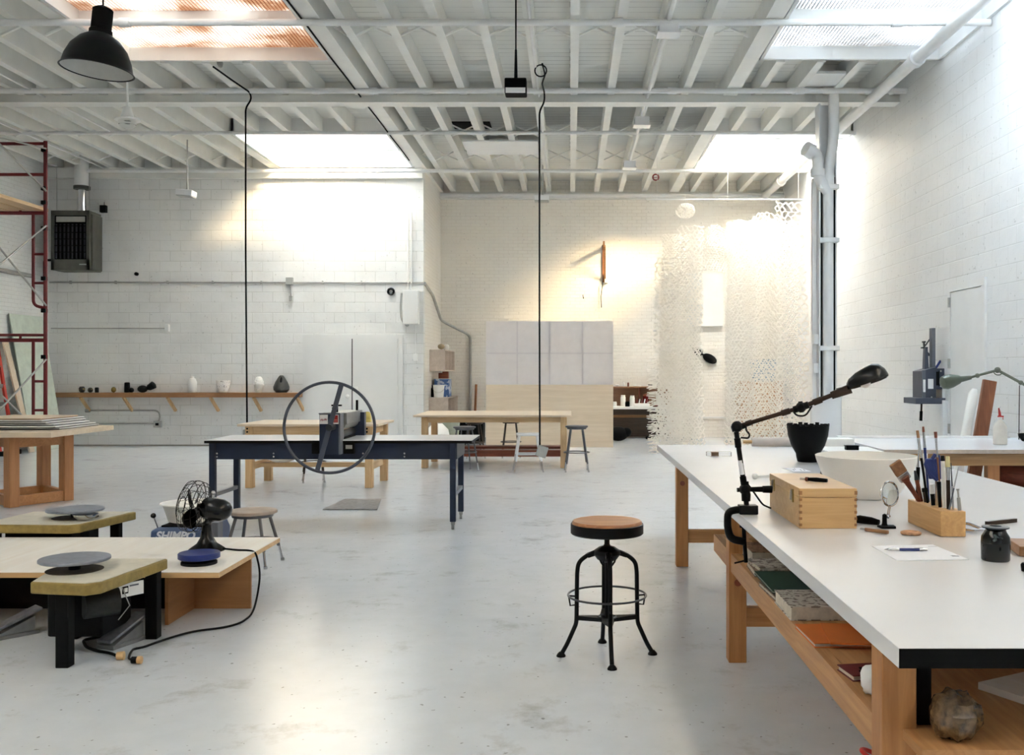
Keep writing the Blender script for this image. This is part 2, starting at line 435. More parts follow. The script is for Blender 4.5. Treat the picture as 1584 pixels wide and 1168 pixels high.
# roof hatch: a dark opening beside a pale board, and a flat white panel under the joists
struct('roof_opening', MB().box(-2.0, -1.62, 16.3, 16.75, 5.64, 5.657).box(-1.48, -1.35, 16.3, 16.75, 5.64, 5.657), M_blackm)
one('ceiling_panel', MB().box(-1.84, -.56, 16.55, 17.55, 5.375, 5.396), M_whiteg, 'flat white panel fixed under the joists over the partition', 'panel')
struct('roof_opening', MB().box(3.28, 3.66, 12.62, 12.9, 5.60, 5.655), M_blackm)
one('ceiling_panel', MB().box(3.25, 3.69, 12.92, 13.5, 5.42, 5.46), M_white, 'small white board between joists above the drain pipe column', 'panel')
# floor control joints and scuffs are in the floor; skirting of dirt along the back wall is a thin line
struct('baseboard_back_left', MB().box(XL, XA, YL-.012, YL, 0, .03), mat('dirty_joint', (150,148,142), .8))

# door_1: double door in the back left wall
d1 = struct('door_1', MB().box(-5.20, -3.26, YL-.05, YL-.001, 0, 2.16).box(-5.12, -3.34, YL-.055, YL-.002, 0, 2.10), M_door)
obj('door_leaf', MB().box(-5.10, -4.245, YL-.075, YL-.055, .01, 2.09), M_door, d1)
obj('door_leaf', MB().box(-4.225, -3.35, YL-.075, YL-.055, .01, 2.09), M_door, d1)
obj('thin_strip', MB().box(-4.245, -4.225, YL-.062, YL-.054, .01, 2.09), M_blackm, d1, 'dark gap between the leaves')
obj('door_knob', MB().ball((-4.32, YL-.10, .97), .04), M_plastic, d1)
obj('lock_plate', MB().box(-4.20, -4.12, YL-.09, YL-.075, 1.08, 1.16), M_plastic, d1)
for z in (.25, 1.1, 1.85): obj('hinge', MB().cyl((-3.345, YL-.08, z-.06), (-3.345, YL-.08, z+.06), .012), M_white, d1)
# door_2: flush door in the right wall
d2 = struct('door_2', MB().box(XR-.03, XR-.001, 10.93, 11.02, 0, 2.429).box(XR-.03, XR-.001, 11.93, 12.0, 0, 2.429).box(XR-.03, XR-.001, 10.93, 12.0, 2.43, 2.52), M_white)
obj('door_leaf', MB().box(XR-.022, XR-.001, 11.03, 11.92, .01, 2.42), M_white, d2)
for z in (.75, 1.55, 2.3): obj('hinge', MB().cyl((XR-.04, 11.93, z-.06), (XR-.04, 11.93, z+.06), .016), M_galv, d2)

# ---------------------------------------------------------------- pipes and conduits overhead and on the walls
def pipe(name, pts, r, label, m=None, couplings=(), cat='pipe', group=None, n=12):
    mb = MB().tube(pts, r, n)
    a, b = V(pts[0]), V(pts[-1])
    t = thing(name, label, cat, (0,0,0), 0, group) if couplings else None
    if t is None: return one(name, mb, m or M_pipe, label, cat, group)
    obj('run', mb, m or M_pipe, t)
    for q in couplings:
        p = a.lerp(b, q); d = (b-a).normalized(); obj('coupling', MB().cyl(p-d*.06, p+d*.06, r*1.35), m or M_pipe, t)
    return t
pipe('ceiling_pipe', [(XL+.02, 10.8, 5.34), (XR-.02, 10.8, 5.34)], .038, 'white pipe crossing the ceiling in front of the near skylights', couplings=(.35, .72, .93))
pipe('ceiling_pipe', [(XL+.02, 13.50, 5.36), (XR-.02, 13.50, 5.36)], .037, 'white pipe crossing the ceiling just before the main beam', couplings=(.5, .78, .9))
pipe('ceiling_pipe', [(XL+.02, 15.9, 5.365), (XR-.02, 15.9, 5.365)], .03, 'thin white pipe crossing just before the two far skylights', couplings=(.6,))
pipe('ceiling_pipe', [(XL+1, 18.4, 5.26), (XR-.02, 18.4, 5.26)], .035, 'white pipe crossing the ceiling near the block wall and far skylights', couplings=(.4, .7))
pipe('ceiling_pipe', [(XA+.03, 21.2, 5.30), (XR-.03, 21.2, 5.30)], .05, 'white pipe running along the top of the brick back wall', couplings=(.3, .8))
pipe('sprinkler_main', [(4.25, 1.5, 5.29), (4.25, 21.12, 5.29)], .075, 'thick white sprinkler main running along the top of right wall', couplings=(.41, .53, .8, .92), n=16)
pipe('ceiling_conduit', [(-7.5, 6, 5.37), (-7.5, 15.8, 5.37)], .014, 'thin white conduit under joists ending before the thin pipe at left', cat='conduit')
pipe('ceiling_conduit', [(-8.98, 9, 5.37), (-8.98, 18.7, 5.37)], .014, 'thin white conduit under the joists beside the far left wall', cat='conduit')
pipe('ceiling_conduit', [(1.10, 7, 5.37), (1.10, 18.7, 5.37)], .026, 'white conduit along a joist linking white junction boxes', cat='conduit')
for y, lab in ((10.86, 'white junction box on the ceiling conduit at the nearest cross pipe'), (14.9, 'white junction box on the ceiling conduit just past the main beam'), (18.0, 'white junction box on the ceiling conduit near the back wall')):
    t = thing('junction_box', lab, 'junction box', (1.10, y, 5.30))
    obj('box', MB().box(-.11, .11, -.09, .09, -.07, .05), M_whiteg, t, bev=.006)
    obj('cover', MB().box(-.13, .13, -.11, .11, -.085, -.07), M_whiteg, t)
pipe('ceiling_conduit', [(-.45, 7, 5.385), (-.45, 20.5, 5.385)], .018, 'white conduit along the joist beside the hanging cable', cat='conduit')
one('ceiling_cable', MB().tube([(-2.99, y, 5.375+.004*math.sin(y*3)) for y in [7+.5*i for i in range(23)]], .011), M_blackm, 'black cable along the big trimmer beside the left skylights', 'cable')
# wall conduits
YW = YL-.025
def wx(x): return (x-CX)*YL/F
def wz(y): return H-(y-HY)*YL/F
t = thing('wall_conduit', 'long grey conduit across the block wall above the double door', 'conduit')
obj('run', MB().tube([(wx(78), YW, wz(437)), (wx(655), YW, wz(437))], .016), M_galv, t)
for x in (110, 180, 260, 330, 405, 500, 560): obj('clip', MB().box(wx(x)-.015, wx(x)+.015, YW-.022, YL-.001, wz(437)-.03, wz(437)+.03), M_galv, t)
pipe('wall_conduit', fillet([(XA+.02, YL+.02, wz(438)), (XA+.03, 20.0, 3.02), (XA+.08, 20.9, 2.55), (-2.2, YB-.04, 2.25), (-2.2, YB-.04, .02)], .12), .03, 'grey conduit bending down the alcove corner to the floor', M_galv, cat='conduit')
t = thing('junction_box', 'grey square junction box on the long wall conduit', 'junction box', (wx(449), YL, wz(436)))
obj('box', MB().box(-.065, .065, -.09, -.002, -.06, .08), M_galv, t, bev=.006)
obj('pendant_switch', MB().cyl((.02, -.05, -.06), (.03, -.05, -.28), .012).box(.0, .06, -.08, -.02, -.38, -.28), M_galv, t)
t = thing('wall_conduit', 'thin conduit ending in a white box above the wall shelf', 'conduit')
obj('run', MB().tube([(wx(80), YW, wz(508)), (wx(258), YW, wz(508))], .012), M_galv, t)
obj('outlet_box', MB().box(wx(257), wx(263), YL-.08, YL-.002, wz(513), wz(502)), M_white, t, bev=.005)
t = thing('wall_conduit', 'looped grey conduit with outlet under the wall shelf', 'conduit')
obj('run', MB().tube(fillet([(wx(136), YW, wz(635)), (wx(248), YW, wz(635)), (wx(248), YW, wz(655)), (wx(140), YW, wz(655.5))], .16), .016), M_galv, t)
bx_ = obj('outlet_box', MB().box(wx(240), wx(251), YL-.08, YL-.002, wz(661), wz(651)), M_galv, t, bev=.005)
obj('socket', MB().box(wx(243), wx(248), YL-.084, YL-.079, wz(658), wz(654)), M_blackm, bx_)
obj('elbow_box', MB().cyl((wx(134), YW-.01, wz(635)), (wx(140), YW-.01, wz(635)), .04), M_galv, t)
t = thing('electrical_panel', 'white electrical panel box above right of the double door', 'electrical panel', (wx(637), YL, wz(476)))
obj('cabinet', MB().box(-.15, .15, -.16, -.002, -.33, .33), M_white, t, bev=.006)
obj('panel_door', MB().box(-.125, .14, -.172, -.16, -.31, .31), M_door, t)
obj('flexible_conduit', MB().tube(fillet([(-.19, -.04, .28), (-.21, -.05, 0), (-.19, -.05, -.25), (-.08, -.05, -.36), (-.05, -.05, -.33)], .1), .02), M_galv, t)
for x in (-.06, .0): obj('riser', MB().tube([(x, -.05, .33), (x, -.05, 1.85)], .014), M_white, t)
t = thing('wall_switch', 'small white switch on a thin conduit under the electrical panel', 'switch', (wx(643), YL, wz(553)))
obj('box', MB().box(-.04, .04, -.07, -.002, -.07, .07), M_plastic, t, bev=.006)
obj('riser', MB().tube([(0, -.03, .07), (0, -.03, .62)], .01), M_white, t)
t = one('tape_ring', MB().ring((wx(605), YL-.03, wz(451)), .055, .022, M=Matrix.Rotation(PI/2, 4, 'X')), M_black, 'black ring hanging on the block wall beside the electrical panel', 'ring')
t = thing('wall_box', 'small black box on the block wall right of the heater', 'box', (wx(162), YL, wz(324)))
obj('case', MB().box(-.06, .06, -.09, -.002, -.07, .07), M_blackm, t, bev=.006)
obj('lead', MB().tube([(0, -.02, .07), (.0, -.02, .14)], .006), M_blackm, t); obj('lead', MB().tube([(0, -.02, -.07), (-.02, -.02, -.42)], .004), M_white, t)
one('wall_stub', MB().cyl((wx(212), YL-.05, wz(424)), (wx(212), YL, wz(424)), .035), M_blackm, 'black round stub in the block wall over the shelf', 'stub')

# steel column with drain pipe
t = thing('pipe_column', 'white steel column with drain pipe in front of right wall', 'column', (3.64, 13.8, 0))
obj('column_shaft', MB().box(-.125, -.105, -.11, .11, 0, 5.24).box(.105, .125, -.11, .11, 0, 5.24).box(-.105, .105, -.005, .005, 0, 5.24), M_pipe, t)
obj('drain_pipe', MB().tube(fillet([(.0, -.12, .02), (.0, -.12, 4.3), (.06, -.19, 4.7), (.06, -.19, 5.6)], .2), .074, 16), M_pipe, t)
obj('branch_pipe', MB().tube(fillet([(0, -.13, 3.98), (-.15, -.15, 4.18), (-.16, -.16, 4.50), (-.31, -.22, 4.56)], .12), .08, 18), M_pipe, t)
obj('elbow_socket', MB().cyl((-.25, -.195, 4.535), (-.35, -.235, 4.575), .105, n=20), M_pipe, t); obj('elbow_socket', MB().cyl((-.155, -.155, 4.2), (-.158, -.158, 4.3), .1, n=20), M_pipe, t)
for z in (1.78, 3.3, 4.05): obj('strap', MB().box(-.14, .14, -.205, -.11, z-.035, z+.035), M_white, t, bev=.01)
obj('pipe_coupling', MB().cyl((0, -.12, 4.05), (0, -.12, 4.22), .085, n=20), M_pipe, t)
obj('shadow_gap', MB().box(-.104, -.084, -.104, -.012, 0, 4.2).box(.084, .104, -.104, -.012, 0, 4.2), M_blackm, t, 'black strips painted in as the shade beside the pipe')  # shade between pipe and flanges, built as black strips
obj('column_jacket', MB().cyl((0, 0, .0), (0, 0, 1.08), .215, n=28), M_whiteg, t)
obj('post_board', MB().box(-.19, -.13, .0, .1, 0, 4.2), M_pipe, t)
for z in (1.91, 1.5): obj('switch_box', MB().box(-.19, -.11, -.07, -.005, z-.07, z+.07), M_plastic, t, bev=.006)

t = thing('pipe_valve', 'small red valve wheel on the pipe near the far right skylight', 'valve', at(1014, 275, 18.3))
obj('wheel', MB().ring((0, -.05, 0), .055, .014, M=Matrix.Rotation(PI/2, 3, 'X')).bar((-.05, -.05, 0), (.05, -.05, 0), .012, .012), mat('valve_red', (120,28,24), .5), t); obj('stem', MB().cyl((0, -.05, 0), (0, .1, .03), .012).cyl((0, .1, .02), (0, .1, .15), .02), M_pipe, t)
# hanging cables, lights
t = thing('cable_drop', 'black cable hanging from the pipe in front of the wall shelf', 'cable', (0,0,0))
cx_ = (380-CX)*13.6/F
obj('cord', MB().tube(fillet([(-4.6, 12.5, 5.38), (-4.55, 13.0, 5.37), (-4.46, 13.5, 5.34), (-4.47, 13.6, 5.27), (cx_, 13.6, 5.15), (cx_, 13.6, 3.2), (cx_+.02, 13.6, .62)], .06), .012), M_blackm, t)
obj('cord_socket', MB().box(cx_-.03, cx_+.07, 13.56, 13.64, .52, .64), M_galv, t, bev=.01)
t = thing('cable_drop', 'long black cable hanging before the partition with grey outlet box', 'cable', (0,0,0))
cx_ = (834.5-CX)*13.6/F
obj('cord', MB().tube(fillet([(-.36, 12.5, 5.42), (-.33, 12.75, 5.36), (-.38, 13.1, 5.34), (-.36, 13.5, 5.34), (-.36, 13.6, 5.24), (cx_, 13.6, 5.1), (cx_, 13.6, 2.2), (cx_+.005, 13.6, .42)], .06), .012), M_blackm, t)
R_ = Matrix.Rotation(.3, 4, 'Y')
obj('outlet_box', MB().box(-.075, .075, -.05, .05, -.075, .075, T(cx_+.035, 13.6, .33) @ R_), M_galv, t, bev=.01)
obj('coil', MB().ring((-.38, 12.5, 5.33), .075, .009, M=Matrix.Rotation(PI/2, 4, 'X')), M_blackm, t)
# black dome pendant (near)
dl = 6.4; p = at(150, 108, dl)
t = thing('pendant_lamp', 'large black dome pendant lamp hanging nearest the camera', 'pendant lamp', p)
t.rotation_euler = (-.02, .09, 0)
pr = [(.226, 0), (.218, .012), (.205, .07), (.175, .14), (.125, .20), (.072, .235), (.06, .245)]
obj('lamp_shade', MB().lathe(pr, n=48, close=False).lathe([(.226, 0), (.232, -.006), (.222, -.008)], n=48, close=False), mat('pendant_black', (3,4,7), .42, spec=.22), t)
obj('shade_lining', MB().lathe([(r-.005, z-.001) for r, z in pr], n=48, close=False), mat('grey_shade_lining', (196,196,192), .5), t, 'pale grey inside of the shade')
obj('lamp_neck', MB().lathe([(.072, .225), (.072, .26), (.064, .27), (.064, .40), (.05, .41), (.02, .425)], n=32), M_blackm, t)
obj('bulb', MB().ball((0, 0, .12), .055), M_wceram, t)
obj('cord', MB().tube([(0, 0, .41), (-.19, 0, 5.64-p.z)], .006), M_blackm, t)
# small white pendant
p = at(197, 178, 13.2)
t = thing('pendant_lamp', 'small white pendant lamp on a stem behind the black one', 'pendant lamp', p)
obj('stem', MB().cyl((0, 0, .1), (0, 0, 5.62-p.z), .014), M_plastic, t)
obj('lamp_neck', MB().lathe([(.05, .11), (.055, .10), (.085, -.03), (.04, -.04)], n=24), M_plastic, t)
obj('reflector', MB().lathe([(.085, -.035), (.16, -.06), (.165, -.075), (.12, -.085), (.03, -.08)], n=32), M_plastic, t)
obj('glass_bowl', MB().lathe([(.12, -.08), (.11, -.14), (.06, -.18), (0, -.19)], n=24), clear('lamp_glass', (240,240,238), .1), t)
obj('ceiling_rose', MB().cyl((0, 0, 5.6-p.z), (0, 0, 5.655-p.z), .05), M_plastic, t)
def floodlight(label, px, py, d, top, dark, w_=.28, h_=.2):
    p = at(px, py, d)
    t = thing('floodlight', label, 'floodlight', p)
    m = M_blackm if dark else M_galv
    obj('housing', MB().box(-w_/2, w_/2, -.09, .09, -h_*.45, h_*.55, Matrix.Rotation(.0, 4, 'X')), m, t, bev=.012)
    obj('lens', MB().box(-w_/2+.012, w_/2-.012, -.1, -.085, -h_*.42, -h_*.1), M_plastic if dark else M_whiteg, t)
    obj('hanger', MB().cyl((0, 0, h_*.5), (0, 0, .42), .02, .012), M_blackm if dark else M_galv, t)
    obj('rod', MB().cyl((0, 0, .42), (0, 0, top-p.z), .008), m, t)
floodlight('black floodlight hanging on a long rod before the main pipe', 798, 137, 10.5, 5.65, True, .235, .17)
def lowlight(label, px, py, d, tilt):
    p = at(px, py, d)
    t = thing('ceiling_sensor', label, 'light fixture', p)
    M = Matrix.Rotation(tilt, 4, 'Y')
    obj('housing', MB().box(-.14, .14, -.12, .12, -.05, .05, M), M_whiteg, t, bev=.012)
    obj('lower_cover', MB().box(-.13, .13, -.11, .11, -.062, -.05, M), M_galv, t)
    obj('hanger', MB().cyl((.02, 0, .05), (.02, 0, .18), .022, .014), M_galv, t)
    obj('rod', MB().cyl((.02, 0, .17), (.02, 0, 5.42-p.z), .012), M_galv, t)
lowlight('grey box fixture hanging on a rod before the block wall', 288, 299, 16.6, .08)
lowlight('grey box fixture hanging on a rod over the partition', 838, 307, 18.6, 0)
one('smoke_detector', MB().lathe([(.09, .05), (.1, .02), (.09, -.02), (.04, -.04), (0, -.045)], n=24, c=at(333, 108, 12.75)+V((0,0,.07))), M_galv, 'round grey detector under the joists past the left skylight', 'detector')
# unit heater
p = at(116, 372, 18.3); s_ = 18.3/F
t = thing('unit_heater', 'olive grey gas unit heater hanging in the left corner', 'heater', p)
hw, hh = 36*s_, 46*s_
obj('casing', MB().box(-hw, hw*.64, .0, .45, -hh, hh).box(hw*.6, hw*.72, .04, .42, -hh*.98, hh*.9), M_hvac, t, bev=.012)
obj('front_frame', MB().box(-hw, hw*.64, -.03, .0, -hh, -hh*.64).box(-hw, hw*.64, -.03, .0, hh*.84, hh).box(-hw, -hw*.86, -.03, .0, -hh, hh).box(hw*.52, hw*.64, -.03, 0, -hh, hh), M_hvac, t)
obj('back_panel', MB().box(-hw*.86, hw*.52, -.006, -.002, -hh*.64, hh*.84), M_blackm, t, 'black inside of the heater')
obj('rating_plate', MB().box(-hw*.78, hw*.45, -.024, -.01, hh*.62, hh*.80), M_galv, t)
for k in range(8):
    x = -hw*.78 + k*hw*1.21/7
    obj('louver', MB().box(x-.01, x+.012, -.03, -.008, -hh*.6, hh*.55), M_dsteel, t)
for k in range(5):
    z = -hh*.40+k*hh*.22; obj('louver_bar', MB().box(-hw*.84, hw*.5, -.036, -.03, z-.008, z+.008), M_blackm, t)
obj('name_strip', MB().box(hw*.22, hw*.52, -.034, -.031, -hh*.83, -hh*.79), M_galv, t)
obj('flue_pipe', MB().cyl((-.02, .3, hh), (-.02, .3, 1.15), .075, n=20), M_chrome, t)
obj('flue_sleeve', MB().cyl((-.02, .3, 1.06), (-.02, .3, 1.75), .13, n=24), M_white, t)
obj('flue_collar', MB().cyl((-.02, .3, 1.02), (-.02, .3, 1.08), .15, n=24), M_hvac, t)
obj('gas_pipe', MB().tube(fillet([(-hw, .2, -hh*.62), (-hw-.25, .2, -hh*.62), (-hw-.25, .2, -hh*1.25)], .05), .022), M_blackm, t)
for x in (-hw*.9, hw*.5): obj('hanger_rod', MB().cyl((x, .1, hh*.95), (x, .1, 5.39-p.z), .006), M_galv, t)
# ---------------------------------------------------------------- alcove: partition, table, stools, shelves
def table(name, label, x0, x1, y0, y1, z, th, legs, lw, apron, mt, ml, group=None):
    t = thing(name, label, 'table', ((x0+x1)/2, (y0+y1)/2, 0), 0, group)
    ox, oy = (x0+x1)/2, (y0+y1)/2
    obj('tabletop', MB().box(x0-ox, x1-ox, y0-oy, y1-oy, z-th, z), mt, t, bev=.003)
    for x, y in legs: obj('leg', MB().box(x-lw/2-ox, x+lw/2-ox, y-lw/2-oy, y+lw/2-oy, 0, z-th), ml, t, bev=.004)
    return t, ox, oy
# partition of plywood and translucent sheet
t = thing('partition', 'tall partition of plywood below and pale translucent sheet above', 'partition', (-.395, 18.6, 0))
obj('plywood_panel', MB().box(-1.22, 1.22, 0, .018, .0, 1.20), M_ply, t)
M_stud_shade = sheet('sheet_stud_shade', (234,229,230), .35)  # studs and rails showing through, painted as darker strips on the sheet
M_sheet = sheet('translucent_sheet', (246,242,241), .4)
obj('translucent_sheet', MB().box(-1.22, -.0005, 0, .006, 1.20, 2.42), M_sheet, t); obj('translucent_sheet', MB().box(.0005, 1.22, 0, .006, 1.20, 2.42), M_sheet, t)
for x in (-.62, .0, .63): obj('thin_strip', MB().box(x-.014, x+.014, -.002, -.0005, 1.21, 2.41), M_stud_shade, t, 'faint strip painted as stud shade on the sheet')
for x0, x1 in ((-1.2, -.635), (-.606, -.015), (.015, .615), (.645, 1.2)): obj('thin_strip', MB().box(x0, x1, -.002, -.0005, 1.79, 1.815), M_stud_shade, t, 'faint strip painted as stud shade on the sheet')
for x in (-1.19, -.62, 0, .63, 1.19): obj('stud', MB().box(x-.03, x+.03, .019, .09, 0, 2.42), M_joist, t)
for z in (.04, 1.2, 1.80, 2.39): obj('rail', MB().box(-1.22, 1.22, .091, .13, z-.03, z+.03), M_joist, t)
obj('foot', MB().box(-1.15, -1.09, .09, .9, 0, .06).box(1.09, 1.15, .09, .9, 0, .06), M_pineY, t)
# table A
t, ox, oy = table('work_table', 'long pale wooden table in front of the partition, stools around', -2.35, .02, 14.5, 16.1, .80, .03,
    [(-2.19, 14.62), (-.10, 14.62), (-2.19, 15.65), (-.10, 15.65)], .095, .08, M_ply, M_pineZ)
obj('apron', MB().box(-2.14-ox, -.15-ox, 14.6-oy, 14.63-oy, .685, .77), M_pineX, t); obj('apron', MB().box(-2.14-ox, -.15-ox, 15.64-oy, 15.67-oy, .685, .77), M_pineX, t)
obj('side_rail', MB().box(-2.21-ox, -2.17-ox, 14.67-oy, 15.6-oy, .685, .77), M_pineY, t); obj('side_rail', MB().box(-.12-ox, -.08-ox, 14.67-oy, 15.6-oy, .685, .77), M_pineY, t)
obj('stretcher', MB().box(-2.14-ox, -.15-ox, 14.95-oy, 15.10-oy, .14, .24), M_redw, t, 'red-brown stretcher')
obj('foot_board', MB().box(-2.14-ox, -.15-ox, 15.15-oy, 15.45-oy, .24, .28), M_redw, t, 'dark red-brown foot board')
for x in (-2.19, -.10): obj('low_rail', MB().box(x-.02-ox, x+.02-ox, 14.67-oy, 15.6-oy, .14, .24), M_pineY, t)
# table B
t, ox, oy = table('work_table', 'pale wooden table behind the navy press table', -4.13, -2.38, 12.02, 13.1, .80, .03,
    [(-4.0, 12.12), (-2.51, 12.12), (-4.02, 12.92), (-2.48, 12.92)], .095, .1, M_ply, M_pineZ)
obj('apron', MB().box(-3.95-ox, -2.56-ox, 12.085-oy, 12.12-oy, .665, .77), M_pineX, t); obj('apron', MB().box(-3.95-ox, -2.56-ox, 12.9-oy, 12.93-oy, .665, .77), M_pineX, t)
for x in (-4.0, -2.5):
    obj('side_rail', MB().box(x-.02-ox, x+.02-ox, 12.17-oy, 12.87-oy, .665, .77), M_pineY, t)
    obj('low_rail', MB().box(x-.02-ox, x+.02-ox, 12.17-oy, 12.87-oy, .22, .31), M_pineY, t)
obj('stretcher', MB().box(-3.98-ox, -2.52-ox, 12.45-oy, 12.57-oy, .225, .28), M_pineX, t)
for x in (-4.0, -2.51):
    for z in (.70, .74): obj('bolt_head', MB().cyl((x-ox-.02, 12.064-oy, z), (x-ox-.02, 12.074-oy, z), .011), M_blackm, t)
one('shallow_bowl', MB().lathe([(.02, 0), (.09, .004), (.20, .05), (.24, .10), (.23, .10), (.19, .058), (0, .02)], n=40, c=(-3.72, 12.52, .281)), M_cream, 'cream shallow bowl on the stretcher of table behind press', 'bowl')
one('yellow_sponge', MB().box(-.05, .05, -.04, .04, 0, .03).box(-.045, .045, -.035, .045, .03, .075).ball((0, 0, .09), .045), mat('yellow_foam', (226,206,120), .8, bump=.5), 'yellow sponge pile on the table behind the press', 'sponge', loc=((567-CX)*12.5/F, 12.55, .80), bev=.006)
# stools
def stool(label, x, y, h, r=.165, spread=.2, m=None, ring=.42, seat=None, group=None, rz=.3, n_ring=True):
    t = thing('stool', label, 'stool', (x, y, 0), rz, group); m = m or M_stoolg
    obj('seat', MB().lathe([(0, h-.028), (r*.9, h-.03), (r, h-.022), (r, h-.004), (r*.95, h), (r*.6, h-.006), (0, h-.008)], n=36), seat or m, t)
    obj('seat_pan', MB().lathe([(r*.86, h-.03), (r*.84, h-.05), (r*.5, h-.055), (0, h-.056)], n=28), m, t)
    for k in range(4):
        a = PI/4+k*PI/2; c, s = math.cos(a), math.sin(a); q = .12/h
        l = obj('leg', MB().tube([(c*r*.72, s*r*.72, h-.04), (c*(r*.72+(spread-r*.72)*(1-q)), s*(r*.72+(spread-r*.72)*(1-q)), .12)], .0125), m, t)
        obj('leg_tip', MB().tube([(c*(r*.72+(spread-r*.72)*(1-q)), s*(r*.72+(spread-r*.72)*(1-q)), .13), (c*spread, s*spread, 0.006)], .0095).cyl((c*spread, s*spread, 0), (c*spread, s*spread, .02), .014), M_steel, l)
    zr = h*ring; rr = r*.72+(spread-r*.72)*(1-ring)
    obj('foot_ring', MB().ring((0, 0, zr), rr, .008), m, t)
    return t
stool('grey steel stool at the right end of the pale table', (892-CX)*14.1/F, 14.12, .665, .165, .235, rz=.05)
stool('grey steel stool at the left end of the pale table, by the press table', (719-CX)*14.25/F, 14.2, .65, .165, .22, rz=.5)
stool('brown steel stool behind the pale table, left of centre', (733-CX)*16.25/F, 16.3, .62, .165, .22, m=M_stoolb)
stool('brown steel stool behind the pale table, nearest the hanging cable', (790-CX)*16.35/F, 16.4, .63, .165, .21, m=M_stoolb, rz=.1)
stool('dark steel stool under the table behind the press', (484-CX)*12.75/F, 12.78, .635, .155, .19, m=M_stoolb, rz=.3)
stool('low grey stool with a clay-dusted seat beside the fan table', (391-CX)*7.3/F, 7.3, .41, .178, .235, m=M_stoolg, seat=mat('worn_seat', (166,150,136), .6, var=.12), rz=-.08)
# white square-ish stool
t = thing('stool', 'small white stool in front of the pale table, beside the outlet box', 'stool', ((817-CX)*14.05/F, 14.05, 0), .12)
obj('seat', MB().prism([(-.155, -.13), (.155, -.13), (.17, -.1), (.17, .1), (.155, .13), (-.155, .13), (-.17, .1), (-.17, -.1)], .525, .56), M_whiteg, t, bev=.01)
for sx in (-1, 1):
    for sy in (-1, 1):
        l = obj('leg', MB().tube([(sx*.13, sy*.1, .53), (sx*.185, sy*.145, .16)], .015), M_whiteg, t)
        obj('leg_tip', MB().tube([(sx*.184, sy*.144, .165), (sx*.208, sy*.165, .005)], .011), M_steel, l)
    obj('rung', MB().tube([(sx*.175, -.136, .24), (sx*.175, .136, .24)], .009), M_whiteg, t)
for sy in (-1, 1): obj('rung', MB().tube([(-.172, sy*.137, .26), (.172, sy*.137, .26)], .009), M_whiteg, t)
# wall cabinets on the alcove side wall
def cubby(label, x0, x1, y0, y1, z0, z1, cells, mt):
    t = thing('wall_cubby', label, 'shelf', (x0, y0, z0)); dx, dy, dz = x1-x0, y1-y0, z1-z0
    obj('end_panel', MB().box(0, dx, 0, .018, 0, dz), mt, t); obj('end_panel', MB().box(0, dx, dy-.018, dy, 0, dz), mt, t)
    obj('top_board', MB().box(0, dx, .018, dy-.018, dz-.018, dz), mt, t); obj('bottom_board', MB().box(0, dx, .018, dy-.018, 0, .018), mt, t)
    obj('back_panel', MB().box(0, .01, .018, dy-.018, .018, dz-.018), mt, t)
    for k in range(1, cells): obj('divider', MB().box(.01, dx-.004, dy*k/cells-.009, dy*k/cells+.009, .018, dz-.018), mt, t)
    return t
M_plyg = wood('plywood_grey', (218,204,192), (198,182,168), 1, .5, .5)
cubby('open plywood cabinet high on the alcove side wall', XA+.002, -2.545, 19.70, 21.35, 1.465, 1.90, 3, M_plyg)
cubby('open plywood cabinet low on the alcove side wall under the bucket', XA+.002, -2.47, 19.6, 21.3, .30, .925, 3, M_plyg)
one('small_pot', MB().ball((0, 0, .06), .06, sq=(1.2, 1.2, .95)), mat('tan_pot', (168,150,118), .6), 'round tan pot on top of the high alcove cabinet', 'pot', loc=(-2.64, 19.85, 1.903))
t = one('small_pot', MB().lathe([(.045, 0), (.07, .05), (.06, .1), (.035, .125), (.03, .125), (.05, .1), (0, .03)], n=24), M_cream, 'pale pot with opening on top of the high alcove cabinet', 'pot', loc=(-2.62, 20.5, 1.902))
one('mug', MB().lathe([(.03, 0), (.04, .04), (.035, .11), (.03, .11), (.03, .02), (0, .015)], n=20), M_wceram, 'small white mug inside the high alcove cabinet', 'mug', loc=(-2.62, 20.3, 1.485))
t = thing('bucket', 'white plastic bucket with lid on the low alcove cabinet', 'bucket', (-2.68, 19.78, .927))
obj('body', MB().lathe([(.095, 0), (.115, .23)], n=32), M_plastic, t); obj('lid', MB().lathe([(.122, .228), (.122, .25), (.09, .255)], n=32), M_plastic, t)
obj('handle', MB().tube([(.118*math.cos(a), -.118*abs(math.sin(a))*.9-.01, .2-.1*math.sin(a)) for a in [PI*i/10 for i in range(11)]], .003), M_steel, t)
t = thing('storage_box', 'blue and white box behind the white bucket', 'box', (-2.64, 20.2, .927))
obj('carton', MB().box(-.17, .13, -.16, .3, 0, .37), spots('blue_white_print', (74,108,168), (196,206,222), 9, .46), t, bev=.004)
obj('flap', MB().box(-.165, .125, -.155, .295, .37, .376), M_plastic, t)
for i, (x, hh) in enumerate(((-2.70, .12), (-2.60, .15))):
    one('small_box', MB().box(-.04-.02*i, .04+.02*i, -.08, .08, 0, hh), M_redw, ['narrow dark brown box on top of the blue box', 'wider rust brown box on top of the blue box'][i], 'box', loc=(x, 20.25, 1.305), bev=.004)
one('bottle', MB().lathe([(.03, 0), (.032, .16), (.012, .2), (.012, .25)], n=20), M_blackm, 'slim dark bottle beside the white bucket', 'bottle', loc=(-2.835, 19.95, .927))
for i, (dy, hh, m) in enumerate(((.38, .2, M_redw), (.62, .16, M_blackm), (.95, .22, M_redw))):
    one('tin', MB().lathe([(.045, 0), (.045, hh)], n=20), m, ['red-brown tin at front inside the low alcove cabinet', 'black tin in the low alcove cabinet', 'red-brown tin at back inside the low alcove cabinet'][i], 'tin', loc=(-2.58, 19.62+dy+.03, .320))
